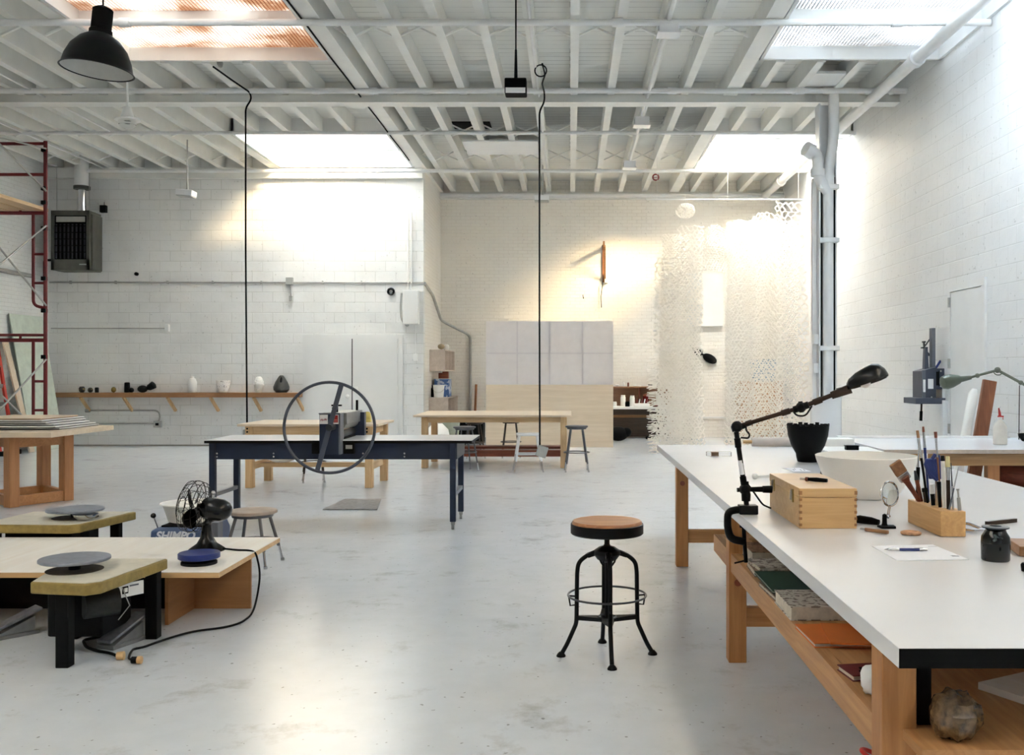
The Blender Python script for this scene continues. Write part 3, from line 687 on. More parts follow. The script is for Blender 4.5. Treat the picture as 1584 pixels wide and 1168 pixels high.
one('wooden_pole', MB().tube([(-2.10, 21.2, .01), (-2.07, 21.36, 1.17)], .028), M_oakZ, 'brown wooden pole leaning beside the grey alcove conduit', 'pole')
one('large_jar', MB().lathe([(.12, 0), (.2, .08), (.23, .22), (.2, .36), (.1, .46), (.09, .47), (.07, .46), (.15, .36), (.1, .05)], n=36), M_wceram, 'large white rounded jar on floor behind the pale table', 'jar', loc=((677-CX)*18.3/F, 18.3, .0))
one('bin', MB().lathe([(.13, 0), (.17, .5), (.155, .5), (.12, .02)], n=28), mat('grey_green_bin', (160,166,150), .5), 'grey-green bin on the floor beside the large white jar', 'bin', loc=((697-CX)*18.7/F, 18.8, 0))
one('storage_crate', MB().box(-.3, .42, -.25, .25, 0, .62).box(-.32, .44, -.27, .27, .56, .62), M_blackm, 'black storage crate on the alcove floor behind the stools', 'crate', loc=((716-CX)*19.6/F, 19.7, 0), bev=.02)
# shelf unit right of the partition
t = thing('counter_shelf', 'white counter with wooden shelf and supplies right of the partition', 'counter', (1.25, 20.95, 0))
obj('countertop', MB().box(-.55, .95, -.3, .43, .65, .70), M_white, t, bev=.004)
obj('upper_shelf', MB().box(-.55, .95, .12, .43, 1.10, 1.125), M_oak, t)
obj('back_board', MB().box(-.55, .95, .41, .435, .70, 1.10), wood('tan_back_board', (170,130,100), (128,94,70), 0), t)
obj('darkening_panel', MB().box(-.55, .95, .40, .42, .02, .65), wood('darkening_panel_brown', (92,76,64), (64,52,42), 0), t, 'dark brown panel added to darken under the counter')  # this and the end panel put in for the dark under the counter
obj('end_panel', MB().box(.93, .95, -.2, .40, .02, .65), M_redw, t)  # end panel also added for the dark under the counter
obj('divider', MB().box(.25, .27, .13, .41, .70, 1.10), M_redw, t); obj('divider', MB().box(.93, .95, .13, .41, .70, 1.10), M_redw, t)
obj('leg', MB().box(-.53, -.47, -.27, -.21, 0, .65), M_pineZ, t); obj('leg', MB().box(.88, .94, -.27, -.21, 0, .65), M_pineZ, t)
obj('rear_rail', MB().box(-.55, .95, .38, .42, .44, .50), M_oak, t)
jars = [(-.30, .02, .06, .10, 'white', 'squat white tub at the left end of the counter'), (-.10, .15, .055, .24, 'white', 'tall white jar with a dark mark on the counter'), (.10, .15, .055, .23, 'white', 'tall white jar beside the black box on the counter'),
        (.40, .2, .07, .26, 'red', 'large dark red jar on the counter'), (.67, .2, .05, .25, 'white', 'white topped jar at the right end of the counter'), (-.02, -.12, .05, .11, 'black', 'short black tub at the front of the counter'),
        (.62, .0, .07, .11, 'grey', 'pale grey tub at the right of the counter')]
for x, y, r, h, c, lab in jars:
    j = thing('supply_jar', lab, 'jar', (1.25+x, 20.95+y, .701), 0, 'jars on the counter right of the partition')
    m = {'white': M_wceram, 'red': mat('dark_red_glass', (96,26,24), .25), 'black': M_blackm, 'grey': M_cream}[c]
    obj('body', MB().lathe([(r*.9, 0), (r, .01), (r, h*.8), (r*.8, h*.86)], n=20), m, j); obj('lid', MB().lathe([(r*.86, h*.84), (r*.86, h), (r*.6, h)], n=20), m if c != 'red' else M_redw, j)
t = thing('tray', 'white tray holding small tools at the front of the counter', 'tray', (1.53, 20.76, .701))
obj('tray_body', MB().box(-.17, .17, -.08, .08, 0, .07), M_plastic, t, bev=.01)
for k in range(5):
    one('hand_tool', MB().tube([(1.42+.055*k, 20.76, .775), (1.44+.055*k, 20.80, .86)], .012), [M_red, M_plastic][k % 2], ['red', 'white'][k % 2]+' tool handle standing in the counter tray, '+['leftmost', 'second from left', 'middle', 'second from right', 'rightmost'][k], 'tool', 'tool handles in the counter tray')
one('dish', MB().lathe([(.05, 0), (.1, .03), (.095, .03), (.04, .008)], n=24), M_redw, 'brown dish at the right front of the counter', 'dish', loc=(1.83, 20.73, .701))
for i, (x, r, h, m, lab) in enumerate(((-.36, .022, .07, M_blackm, 'small black bottle on the upper shelf'), (-.22, .05, .05, M_cream, 'flat cream tin on the upper shelf'), (-.08, .02, .09, M_wceram, 'thin white bottle on the upper shelf'), (.02, .022, .09, M_redw, 'brown bottle on the upper shelf'), (.22, .09, .03, M_cream, 'shallow cream bowl on the upper shelf'), (.5, .05, .06, M_gceram, 'gold-brown pot at the right of the upper shelf'))):
    one('shelf_bottle', MB().lathe([(r*.9, 0), (r, h*.7), (r*.6, h)], n=18), m, lab, 'bottle', 'things on the upper shelf above the counter', loc=(1.25+x, 21.2, 1.126))
one('paper_roll', MB().cyl((.79, 21.2, 1.126), (.79, 21.2, 1.42), .06, n=20), clear('cloudy_plastic', (232,232,226), .5), 'cloudy white plastic roll standing on the upper shelf beside partition', 'roll')
one('duffel_bag', MB().ball((0, 0, .15), .2, sq=(1.1, .8, .75)).ball((.18, 0, .18), .1), M_blackm, 'black bag on floor under the white counter', 'bag', loc=((956-CX)*20.3/F, 20.3, 0))
for i, (x, m) in enumerate(((1.72, M_blackm), (1.93, M_oak))):
    one('wood_offcut', MB().box(-.09, .09, -.05, .05, 0, .05), m, ['dark offcut on floor under the white counter', 'tan offcut on floor under the white counter'][i], 'offcut', loc=(x, 20.9, 0), bev=.004)
# wall-mounted wooden swing arm on the back wall
t = thing('wall_swing_arm', 'folded wooden swing arm mounted high on the brick back wall', 'bracket', ((934-CX)*21.3/F, YB, 0))
obj('wall_post', MB().box(-.03, .03, -.05, -.002, 3.42, 4.24), M_oakZ, t, bev=.004)
obj('top_arm', MB().bar((0, -.05, 4.18), (-.02, -.72, 4.20), .04, .07), M_oak, t); obj('brace_arm', MB().bar((.03, -.04, 3.46), (.0, -.66, 4.14), .035, .05), M_oak, t)
obj('hinge_block', MB().box(.02, .09, -.10, -.002, 3.40, 3.62), M_plastic, t)
obj('cord', MB().tube([(-.02, -.09, 3.44), (-.06, -.06, 3.1), (-.05, -.06, 2.86)], .008), M_blackm, t)
one('wall_hook', MB().tube([(.30, YB-.001, 3.08), (.29, YB-.07, 3.06), (.28, YB-.08, 3.14)], .008), M_blackm, 'tiny black hook in the brick back wall below the swing arm', 'hook')
# things on the back wall behind the lace
t = one('wall_ledge_panel', MB().box(2.55, 3.35, YB-.14, YB-.002, 2.45, 3.6), M_white, 'white board box on the back wall behind the lace', 'panel')
t = thing('wall_brush', 'black oval brush head on the back wall between lace strips', 'brush', ((1088-CX)*21.2/F, YB, H-(549-HY)*21.2/F))
Mb = T(0, -.06, 0) @ Matrix.Rotation(.55, 4, 'Y')
obj('head', MB().ball((.16, -.06, -.08), .17, sq=(1, .5, .55), M=Matrix.Rotation(.5, 3, 'Y')), M_blackm, t)
obj('handle', MB().tube([(-.22, -.05, .14), (.06, -.05, -.02)], .022), M_blackm, t)
obj('bristles', MB().lathe([(.05, 0), (.09, .1), (.07, .22), (0, .24)], n=14, M=axis((-.02, -.06, .02), (-.85, 0, .45))), M_blackm, t)
one('wall_rail', MB().box(2.3, 3.5, YB-.05, YB-.002, .42, .46), M_white, 'white rail low on the back wall between lace strips', 'rail')
one('tan_cabinet', MB().box(-.5, .42, -.3, .3, 0, 1.24).box(-.52, .44, -.32, .32, 1.2, 1.24), wood('tan_door_ply', (206,168,136), (188,148,116), 2, .5, .5), 'tan cabinet standing behind the right lace strips', 'cabinet', loc=(4.1, 20.9, 0), bev=.005)
one('storage_bin', MB().lathe([(.3, 0), (.36, .46), (.38, .47), (.34, .47), (.28, .02)], n=4, M=RZ(PI/4)), mat('pale_blue_plastic', (168,188,206), .4), 'pale blue bin on top of the tan cabinet', 'bin', loc=(4.15, 20.9, 1.242), bev=.01)
# lace hangings
M_lace = sheet('cream_paper_lace', (255,251,244), .45)
def lace(label, px0, px1, yt, yb, d, cell=.085, wr=.012, curve=.05, seed=1, fringe=0, taper=0, dome=0):
    R = random.Random(seed)
    x0, x1 = (px0-CX)*d/F, (px1-CX)*d/F; zt, zb = H-(yt-HY)*d/F, H-(yb-HY)*d/F
    W, Hh = x1-x0, zt-zb; pts = {}; mb = MB()
    dx = cell*math.sqrt(3)/2; nx = max(2, int(W/dx)+1); ny = int(Hh/(cell*.75))+1
    def P(i, j):      # hexagon corner lattice
        if (i, j) not in pts:
            x = i*dx*.5*1.155; z = j*cell*.375
            x += R.uniform(-.22, .22)*cell; z += R.uniform(-.22, .22)*cell
            q = z/Hh
            s = 1-taper*q; xx = x0+W/2+(x-W/2)*s+.03*math.sin(q*5+seed)
            yy = d + curve*math.sin((xx-x0)*9+seed)+.5*curve*math.sin(q*11+seed*2)
            zz = zb+z
            if dome: zz -= dome*(abs(x-W/2)/(W/2))**2*q*q
            pts[(i, j)] = V((xx, yy, zz))
        return pts[(i, j)]
    segs = set()
    NI = int(W/(dx*.5*1.155)); NJ = int(Hh/(cell*.375))
    # brick-wall topology of a honeycomb
    for j in range(0, NJ, 2):
        off = (j//2) % 2
        for i in range(NI+1):
            if (i+off) % 2 == 0:
                if i+1 <= NI: segs.add(((i, j), (i+1, j+1)))
                if i-1 >= 0: segs.add(((i, j), (i-1, j+1)))
                if j-1 >= 0: segs.add(((i, j), (i, j-1)))
    for a, b in segs:
        if R.random() < .04: continue
        p, q = P(*a), P(*b)
        if (p-q).length > 1e-3: mb.bar(p, q, wr*R.uniform(.6, 1.3), .004, up=(0, 1, 0))
    for e in range(fringe):
        z = zb+R.random()*Hh*.5; s = -1
        mb.bar((x0+.02, d, z), (x0-R.uniform(.05, .16), d+R.uniform(-.05, .05), z+R.uniform(-.05, .02)), .014, .004, up=(0, 1, 0))
    return one('lace_hanging', mb, M_lace, label, 'hanging', 'cut paper lace hangings')
lace('leftmost lace hanging, with short spikes along its left edge', 1014, 1052, 395, 706, 17.2, .095, .028, .06, 1, 130)
lace('lace hanging second from left, left of the bare wall gap', 1048, 1088, 345, 700, 17.6, .085, .026, .05, 2)
lace('fine lace layer behind the two left lace hangings', 1022, 1086, 360, 700, 17.9, .055, .02, .05, 3)
lace('lace hanging just right of the bare wall gap', 1122, 1168, 335, 702, 17.5, .08, .024, .06, 4, dome=.25)
lace('lace hanging in the middle of the right group', 1160, 1210, 325, 700, 17.8, .085, .024, .06, 5, dome=.2)
lace('rightmost lace hanging with large open cells', 1200, 1246, 312, 705, 17.3, .105, .024, .06, 6)
lace('fine lace layer behind the three right lace hangings', 1124, 1240, 340, 698, 18.1, .05, .019, .06, 8)
lace('short lace swag across the top of the bare wall gap', 1076, 1135, 345, 420, 17.72, .055, .022, .08, 9, dome=.3)
lace('wide fine lace layer hanging low behind the left group', 1018, 1066, 500, 706, 18.2, .06, .024, .05, 10)
mb = MB(); R = random.Random(4); c_ = at(1060, 326, 17.4)
for k in range(90):
    a, b = R.uniform(0, 2*PI), math.acos(R.uniform(-1, 1)); p = V((math.sin(b)*math.cos(a), math.sin(b)*math.sin(a)*.8, math.cos(b)*.75))*.17
    M3 = p.to_track_quat('Z', 'Y').to_matrix().to_4x4(); M3.translation = c_+p; mb.ring((0, 0, 0), .03, .005, 8, 4)
    bmesh.ops.transform(mb.bm, matrix=M3, verts=list(mb.bm.verts)[-32:])
lb = thing('lace_ball', 'round lace ball hanging above the left lace hangings', 'ornament', c_)
bmesh.ops.translate(mb.bm, vec=-c_, verts=mb.bm.verts)
obj('net', mb, M_lace, lb); obj('hanging_line', MB().tube([(0, 0, -.1), (0, 0, 5.658-c_.z)], .003), M_white, lb)
one('hanging_rail', MB().cyl((1.4, 17.85, 4.62), (4.3, 17.85, 4.62), .012), M_white, 'thin white rail from which the lace hangs', 'rail')
for k, x in enumerate((1.6, 2.9, 4.2)): one('hanging_line', MB().cyl((x, 17.85, 4.62), (x, 17.85, 5.66), .003), M_white, 'thin white line holding up the lace rail, '+['left one', 'middle one', 'right one'][k], 'line', 'lines of the lace rail')
# ---------------------------------------------------------------- wall shelf and its ceramics
SZ = 1.045
t = thing('wall_shelf', 'long brown plank shelf on diagonal brackets on the block wall', 'shelf', (0, YL, 0))
obj('shelf_board', MB().box(-10.12, wx(469), -.25, -.001, SZ-.09, SZ), M_oak, t, bev=.004)
for x in (78, 134, 200, 267, 333, 399, 465):
    X = wx(x)-.02; obj('bracket', MB().bar((X, -.20, SZ-.09), (X+.09, -.02, SZ-.36), .05, .045), M_pineZ, t)
def shelf_px(x): return (x-CX)*18.75/F, 18.77
def sh(name, mb, m, px, label, cat, group='ceramics on the long wall shelf', rz=0):
    x, y = shelf_px(px); return one(name, mb, m, label, cat, group, loc=(x, y, SZ+.001), rz=rz)
sh('small_vessel', MB().lathe([(.03, 0), (.055, .03), (.06, .08), (.04, .115), (.02, .12)], n=20), M_gceram, 126, 'black and gold lobed vessel, first from the left on wall shelf', 'vessel')
sh('small_vessel', MB().ball((0, 0, .048), .05), M_gceram, 139, 'round gold flecked vessel, second from the left on wall shelf', 'vessel')
sh('small_vessel', MB().lathe([(.035, 0), (.038, .08), (.03, .1), (0, .1)], n=18), M_bceram, 149, 'small black cylinder vessel, third from left on wall shelf', 'vessel')
sh('egg_vessel', MB().ball((0, 0, .055), .046, sq=(1, 1, 1.2)), mat('gold_glaze', (140,118,60), .2, .6), 175, 'shiny gold egg vessel on the wall shelf', 'vessel')
t = thing('black_sculpture', 'black upright cylinder with a small round lump on wall shelf', 'sculpture', (*shelf_px(196), SZ+.001), 0, 'ceramics on the long wall shelf')
obj('cylinder', MB().lathe([(.05, 0), (.055, .02), (.05, .19), (.03, .2), (0, .2)], n=20), M_bceram, t); obj('lump', MB().ball((.085, -.01, .045), .05), M_bceram, t)
x_, y_ = shelf_px(228)
t = thing('black_sculpture', 'black ball and cone sculpture sprawling over the shelf edge', 'sculpture', (x_, y_-.05, SZ+.001), 0, 'ceramics on the long wall shelf')
obj('ball', MB().ball((-.08, 0, .07), .09, sq=(1.05, 1, .8)), M_bceram, t); obj('cone', MB().lathe([(.02, 0), (.06, .05), (.075, .16), (.04, .18)], n=20, M=axis((-.0, 0, .07), (.85, 0, .5))), M_bceram, t)
sh('vase', MB().lathe([(.065, 0), (.08, .02), (.082, .2), (.06, .265), (.035, .28), (.035, .31), (.025, .31), (.04, .26)], n=32), M_wceram, 297, 'tall plain white vase on the wall shelf', 'vase')
sh('bowl', MB().lathe([(.07, 0), (.085, .01), (.12, .14), (.135, .235), (.125, .235), (.1, .12), (.05, .03), (0, .03)], n=32), M_speck, 345, 'white bowl with dark speckles on the wall shelf', 'bowl')
def coil():
    mb = MB(); mb.lathe([(.04, 0), (.078, .08), (.085, .18), (.06, .28), (.03, .31)], n=28)
    R = random.Random(3)
    for k in range(26):
        z = .03+.27*k/26; a0 = R.uniform(0, 6.28); r = .086*math.sin(PI*(.18+.72*z/.31))+.005
        mb.tube([(r*math.cos(a0+u*.2), r*math.sin(a0+u*.2), z+.01*math.sin(u)) for u in range(10)], .0075, 6)
    return mb
sh('vase', coil(), M_wceram, 400, 'white vase covered in raised coils on the wall shelf', 'vase')
t = thing('vase', 'dark grey teardrop vase with open slit on wall shelf', 'vase', (*shelf_px(435), SZ+.001), 0, 'ceramics on the long wall shelf')
obj('body', MB().lathe([(.10, 0), (.15, .05), (.155, .11), (.12, .2), (.06, .3), (.03, .335), (.02, .33)], n=9), mat('slate_clay', (62,62,58), .55, bump=.3), t)
obj('slit', MB().ball((.02, -.085, .24), .03, sq=(.8, 1, 2.2), M=Matrix.Rotation(-.35, 3, 'X')), M_blackm, t, 'black open slit')

# ---------------------------------------------------------------- etching press on its navy table
PX0, PX1, PY0, PY1, PZ = -3.335, -.895, 8.83, 9.6, .825
t = thing('press_table', 'navy steel press table with a white top on casters', 'table', (-2.115, 9.2, 0))
ox, oy = -2.115, 9.2
obj('tabletop', MB().box(PX0-ox, PX1-ox, PY0-oy, PY1-oy, PZ-.004, PZ), M_whiteg, t); obj('top_edge', MB().box(PX0-ox+.001, PX1-ox-.001, PY0-oy+.001, PY1-oy-.001, PZ-.028, PZ-.004), M_blackm, t)
obj('apron', MB().box(-3.29-ox, -1.04-ox, 8.90-oy, 8.93-oy, .645, .797), M_navy, t, bev=.003); obj('apron', MB().box(-3.29-ox, -1.04-ox, 9.53-oy, 9.56-oy, .645, .797), M_navy, t, bev=.003)
obj('side_apron', MB().box(-3.29-ox, -3.26-ox, 8.93-oy, 9.53-oy, .645, .797), M_navy, t); obj('side_apron', MB().box(-1.07-ox, -1.04-ox, 8.93-oy, 9.53-oy, .645, .797), M_navy, t)
for x in (-3.28, -1.075):
    for y in (8.90, 9.545):
        l = obj('leg', MB().box(x-.027-ox, x+.027-ox, y-.027-oy, y+.027-oy, .075, .80), M_navy, t, bev=.004)
        obj('caster', MB().cyl((x-.012-ox, y-oy, .03), (x+.012-ox, y-oy, .03), .03, n=20).box(x-.018-ox, x+.018-ox, y-.012-oy, y+.012-oy, .045, .075), M_cast, l)
    obj('low_rail', MB().box(x-.02-ox, x+.02-ox, 8.93-oy, 9.515-oy, .30, .335), M_greyb, t)
for x in (-3.24, -2.72, -2.30, -1.90, -1.52, -1.09):
    for z in (.67, .70): obj('bolt_head', MB().cyl((x-ox, 8.893-oy, z), (x-ox, 8.90-oy, z), .008, n=10), M_steel, t)
for a, b, lab in ((-2.36, -2.26, 1), (-2.07, -1.975, 2)):
    obj('switch_housing', MB().box(a-ox, b-ox, 8.855-oy, 8.898-oy, .70, .796), M_blackm, t)
obj('switch_plate', MB().box(-2.05-ox, -1.99-ox, 8.85-oy, 8.856-oy, .745, .78), M_galv, t)
# press
gx, gy = (512.5-CX)*8.8/F, 8.76
t = thing('etching_press', 'grey etching press with a big handwheel on the navy table', 'printing press', (gx, 9.2, PZ)); oy = 9.2
z0, z1 = (H-(703-HY)*8.74/F)-PZ, (H-(639.5-HY)*8.74/F)-PZ
g = obj('gearbox', MB().box(-.09, .09, 8.725-oy, 8.82-oy, z0, z1), M_navy, t, bev=.004)
obj('side_frame', MB().box(-.09, .09, 8.835-oy, 8.90-oy, .004, z1), M_greyb, t); obj('side_frame', MB().box(.02, .16, 9.46-oy, 9.54-oy, .004, z1-.02), M_navy, t)
obj('cover_rim', MB().box(-.094, .098, 8.72-oy, 8.725-oy, z1-.008, z1+.004).box(.085, .1, 8.72-oy, 8.82-oy, z0, z1), M_greyb, t)
obj('top_beam', MB().box(-.06, .12, 8.90-oy, 9.56-oy, z1-.11, z1), M_cast, t, bev=.005)
obj('roller', MB().cyl((.04, 8.91-oy, .155), (.04, 9.46-oy, .155), .068, n=32), M_cast, t); obj('lower_roller', MB().cyl((.04, 8.91-oy, .045), (.04, 9.46-oy, .045), .035, n=24), M_dsteel, t)
obj('bed_rail', MB().box(-.02, .08, 8.9-oy, 9.44-oy, .002, .012), M_blackm, t)
wm_ = obj('brand_plate', MB().box(-.084, -.012, 8.7185-oy, 8.7245-oy, z1-.095, z1-.012), M_plastic, t, 'white plate with red script lettering')
scr = [(-.076, -.068), (-.07, -.052), (-.06, -.05), (-.064, -.064), (-.056, -.066), (-.05, -.054), (-.044, -.064), (-.038, -.05), (-.034, -.044), (-.032, -.06), (-.026, -.062), (-.022, -.048), (-.018, -.05)]
obj('lettering', MB().tube([(x, 8.717-oy, z1+z) for x, z in scr], .0028, 6), mat('red_ink', (150,20,60), .5), wm_)
rp = obj('notice_plate', MB().box(.012, .084, 8.7185-oy, 8.7245-oy, z1-.095, z1-.012), M_plastic, t, 'red and white notice plate')
obj('red_field', MB().box(.016, .08, 8.717-oy, 8.7187-oy, z1-.082, z1-.016), mat('red_print', (140,14,14), .5), rp)
M_rp = mat('pale_print', (216,120,120), .5)
obj('text_lines', MB().box(.022, .04, 8.7165-oy, 8.7172-oy, z1-.038, z1-.033).box(.03, .074, 8.7165-oy, 8.7172-oy, z1-.060, z1-.054).box(.022, .074, 8.7165-oy, 8.7172-oy, z1-.073, z1-.068), M_rp, rp)
obj('pressure_knob', MB().box(-.05, .045, 9.0-oy, 9.02-oy, z1+.055, z1+.07).cyl((0, 9.01-oy, z1), (0, 9.01-oy, z1+.06), .012).cyl((-.04, 9.01-oy, z1+.03), (.0, 9.01-oy, z1+.06), .014), M_blackm, t)
obj('pressure_screw', MB().cyl((.09, 9.45-oy, z1), (.09, 9.45-oy, z1+.10), .012), M_blackm, t)
wc = (H-(661.5-HY)*8.6/F)-PZ
Mx = Matrix.Rotation(PI/2, 3, 'X')
hwm = obj('handwheel', MB().ring((.032, 8.60-oy, wc), .402, .0135, 72, 10, M=Mx), M_slate, t)
obj('spoke', MB().bar((.032-.108, 8.60-oy, wc-.385), (.032+.108, 8.60-oy, wc+.385), .012, .042, up=(1, 0, -.28)), M_slate, hwm)
obj('axle', MB().cyl((.032, 8.58-oy, wc), (.032, 8.73-oy, wc), .03, n=20), M_dsteel, t)
one('floor_mat', MB().prism([(-2.59, 10.15), (-2.02, 10.15), (-2.14, 10.98), (-2.55, 10.98)], 0, .012), mat('worn_grey_mat', (150,146,142), .7, var=.12, scale=20), 'thin worn grey mat on floor behind the press table', 'mat')

# ---------------------------------------------------------------- scaffold, ladder and sheets in the left corner
SX, SY = -8.17, 15.1
t = thing('scaffold_tower', 'dark red steel scaffold tower with plank deck in the left corner', 'scaffold', (SX, SY, 0))
def frame(z, y):
    mb = MB(); r = .030
    mb.tube([(0, y, z), (0, y, z+1.98)], r).tube([(-1.52, y, z), (-1.52, y, z+1.98)], r)
    mb.tube([(0, y, z+1.94), (-1.52, y, z+1.94)], r)
    for q in (0, -1.52):
        s = -1 if q == 0 else 1
        mb.tube(fillet([(q+s*.19, y, z+1.94), (q+s*.19, y, z+.5), (q, y, z+.46)], .12), .024)
        for zz in (1.3, .85): mb.tube([(q, y, z+zz), (q+s*.19, y, z+zz)], .02)
    mb.tube([(0, y, z+2.02), (-1.30 if z < 1 else -1.52, y, z+2.02)], .022) if z < 1 else None
    mb.tube([(-.13*3, y, z+1.94), (-.13*3, y, z+2.02)], .02)
    return mb
for z in (0, 1.98):
    for y in (0, -2.1): obj('frame', frame(z, y), M_red, t)
for y in (0, -2.1): obj('guard_rail', MB().tube([(0, y, 3.96), (0, y, 5.04)], .030).tube([(-1.52, y, 3.96), (-1.52, y, 5.04)], .030).tube([(0, y, 5.0), (-1.52, y, 5.0)], .026).tube([(0, y, 4.52), (-1.52, y, 4.52)], .026), M_red, t)
for z in (.40, 2.48):
    for x in (0.02, -1.54):
        obj('cross_brace', MB().tube([(x, -.02, z+1.24), (x, -2.08, z)], .014).tube([(x, -.02, z), (x, -2.08, z+1.24)], .014), M_galv, t)
obj('cross_brace', MB().tube([(.02, -.02, 4.26), (.02, -2.08, 5.0)], .014).tube([(.02, -.02, 4.92), (.02, -2.08, 4.7)], .012), M_galv, t)
for z in (4.9, 4.3, 4.08, 3.68, 2.40, 1.68, .5, 2.9, .72):
    obj('clamp', MB().box(-.05, .02, -.045, .03, z-.03, z+.03), M_blackm, t)
for k in range(5): obj('plank', MB().box(-.28-.29*k, -.02-.29*k, -2.25, .12, 3.96, 4.01), M_pineY, t)
# ladder leaning on the left wall
t = thing('step_ladder', 'red and aluminium ladder leaning against the left wall', 'ladder', (0, 0, 0))
b0, b1 = V((-9.78, 16.65, 0)), V((-10.10, 16.62, 2.1)); sd_ = V((-.10, .42, 0))
obj('side_rail', MB().bar(b0, b1, .08, .035), mat('ladder_red', (190,52,38), .4), t); obj('side_rail', MB().bar(b0+V((.0, .42, 0)), b1+V((.0, .42, 0)), .08, .035), mat('ladder_red_b', (186,50,36), .4), t)
for k in range(6):
    p = b0.lerp(b1, .12+.15*k); obj('rung', MB().bar(p, p+V((0, .42, 0)), .03, .07), M_steel, t)
obj('foot', MB().box(-9.86, -9.7, 16.58, 16.72, 0, .08), M_rubber, t); obj('foot', MB().box(-9.86, -9.7, 17.0, 17.14, 0, .08), M_rubber, t)
one('drywall_sheet', MB().add([(-9.70, 17.5, 0), (-9.70, 18.6, 0), (-10.12, 18.6, 2.5), (-10.12, 17.5, 2.5), (-9.72, 17.5, 0), (-9.72, 18.6, 0), (-10.14, 18.6, 2.5), (-10.14, 17.5, 2.5)],
    [(0,1,2,3), (7,6,5,4), (0,4,5,1), (1,5,6,2), (2,6,7,3), (3,7,4,0)]), mat('pale_green_sheet', (206,216,202), .6), 'pale green sheet leaning on the left wall behind the ladder', 'sheet')
one('timber_board', MB().bar((-9.62, 17.33, 0.01), (-10.12, 17.36, 2.0), .14, .03), M_ply, 'cream timber board leaning between the ladder and green sheet', 'board')
one('left_wall_pipe', MB().tube([(XL+.05, 8, 3.25), (XL+.05, 18.2, 3.25)], .04), M_galv, 'grey pipe along the far left wall behind the scaffold', 'pipe')

# ---------------------------------------------------------------- pedestal table with plywood stack
t = thing('pedestal_table', 'square top table on a chunky fir base at the left edge', 'table', (-6.09, 10.9, 0))
L4 = [(.11, -.52), (.41, .03), (-.11, .52), (-.43, -.02)]
obj('tabletop', MB().box(-.95, .63, -.70, .70, .755, .81), M_ply, t, bev=.003)
a_ = math.atan2(.55, .30)
for x, y in L4: obj('leg', MB().box(-.055, .055, -.055, .055, 0, .755, T(x, y, 0) @ RZ(a_)), M_firZ, t, bev=.004)
for i in range(4):
    (xa, ya), (xb, yb) = L4[i], L4[(i+1) % 4]
    for z in (.06, .69): obj('rail', MB().bar((xa, ya, z), (xb, yb, z), .06, .11), M_firX, t)
R = random.Random(5)
for k in range(6):
    x0 = -6.60+R.uniform(-.03, .03); x1 = -5.62+R.uniform(-.06, .04)-.03*k; y0, y1 = 10.62+R.uniform(-.04, .04), 11.5+R.uniform(-.06, .04)
    m = M_ply if k == 5 else (M_white if k % 2 == 0 else M_ply)
    o = thing('plywood_sheet', ['bottom white-faced board of the plywood stack', 'second board from the bottom of the plywood stack', 'third board from the bottom of the plywood stack', 'fourth board from the bottom of the plywood stack', 'fifth board from the bottom of the plywood stack', 'topmost tan board of the plywood stack'][k], 'board', ((x0+x1)/2, (y0+y1)/2, .812+.022*k), 0, 'boards stacked on the pedestal table')
    w_, d_ = (x1-x0)/2, (y1-y0)/2
    obj('face', MB().box(-w_, w_, -d_, d_, .008, .019), M_white if k < 5 else M_ply, o); obj('core', MB().box(-w_+.004, w_-.004, -d_+.004, d_-.004, 0, .008), M_dsteel if k < 5 else M_oak, o)
# ---------------------------------------------------------------- potter's wheels and the low fan table (front left)
TD0, TD1, TDX, TDZ = 5.37, 6.50, -1.945, .34
t = thing('low_table', 'low plywood table carrying the black desk fan', 'table', (-3.0, 5.95, 0)); ox, oy = -3.0, 5.95
obj('tabletop', MB().box(-4.4-ox, TDX-ox, TD0-oy, TD1-oy, TDZ-.004, TDZ), M_plyY, t); obj('top_edge', MB().box(-4.399-ox, TDX-.001-ox, TD0+.001-oy, TD1-.001-oy, TDZ-.032, TDZ-.004), M_boxw, t)
obj('support_panel', MB().box(-2.30-ox, -1.955-ox, 5.935-oy, 5.955-oy, 0, TDZ-.032), M_plyO, t, 'orange plywood panel across'); obj('support_panel', MB().box(-2.32-ox, -2.30-ox, 5.55-oy, 6.4-oy, 0, TDZ-.032), M_plyOY, t, 'orange plywood panel along')
obj('support_panel', MB().box(-4.2-ox, -4.18-ox, 5.5-oy, 6.4-oy, 0, TDZ-.032), M_plyOY, t); obj('support_panel', MB().box(-4.18-ox, -2.32-ox, 5.935-oy, 5.955-oy, 0, TDZ-.032), M_blackm, t, 'black panel standing in for the shadow under the table')  # last panel is black to paint in the shadow under the top
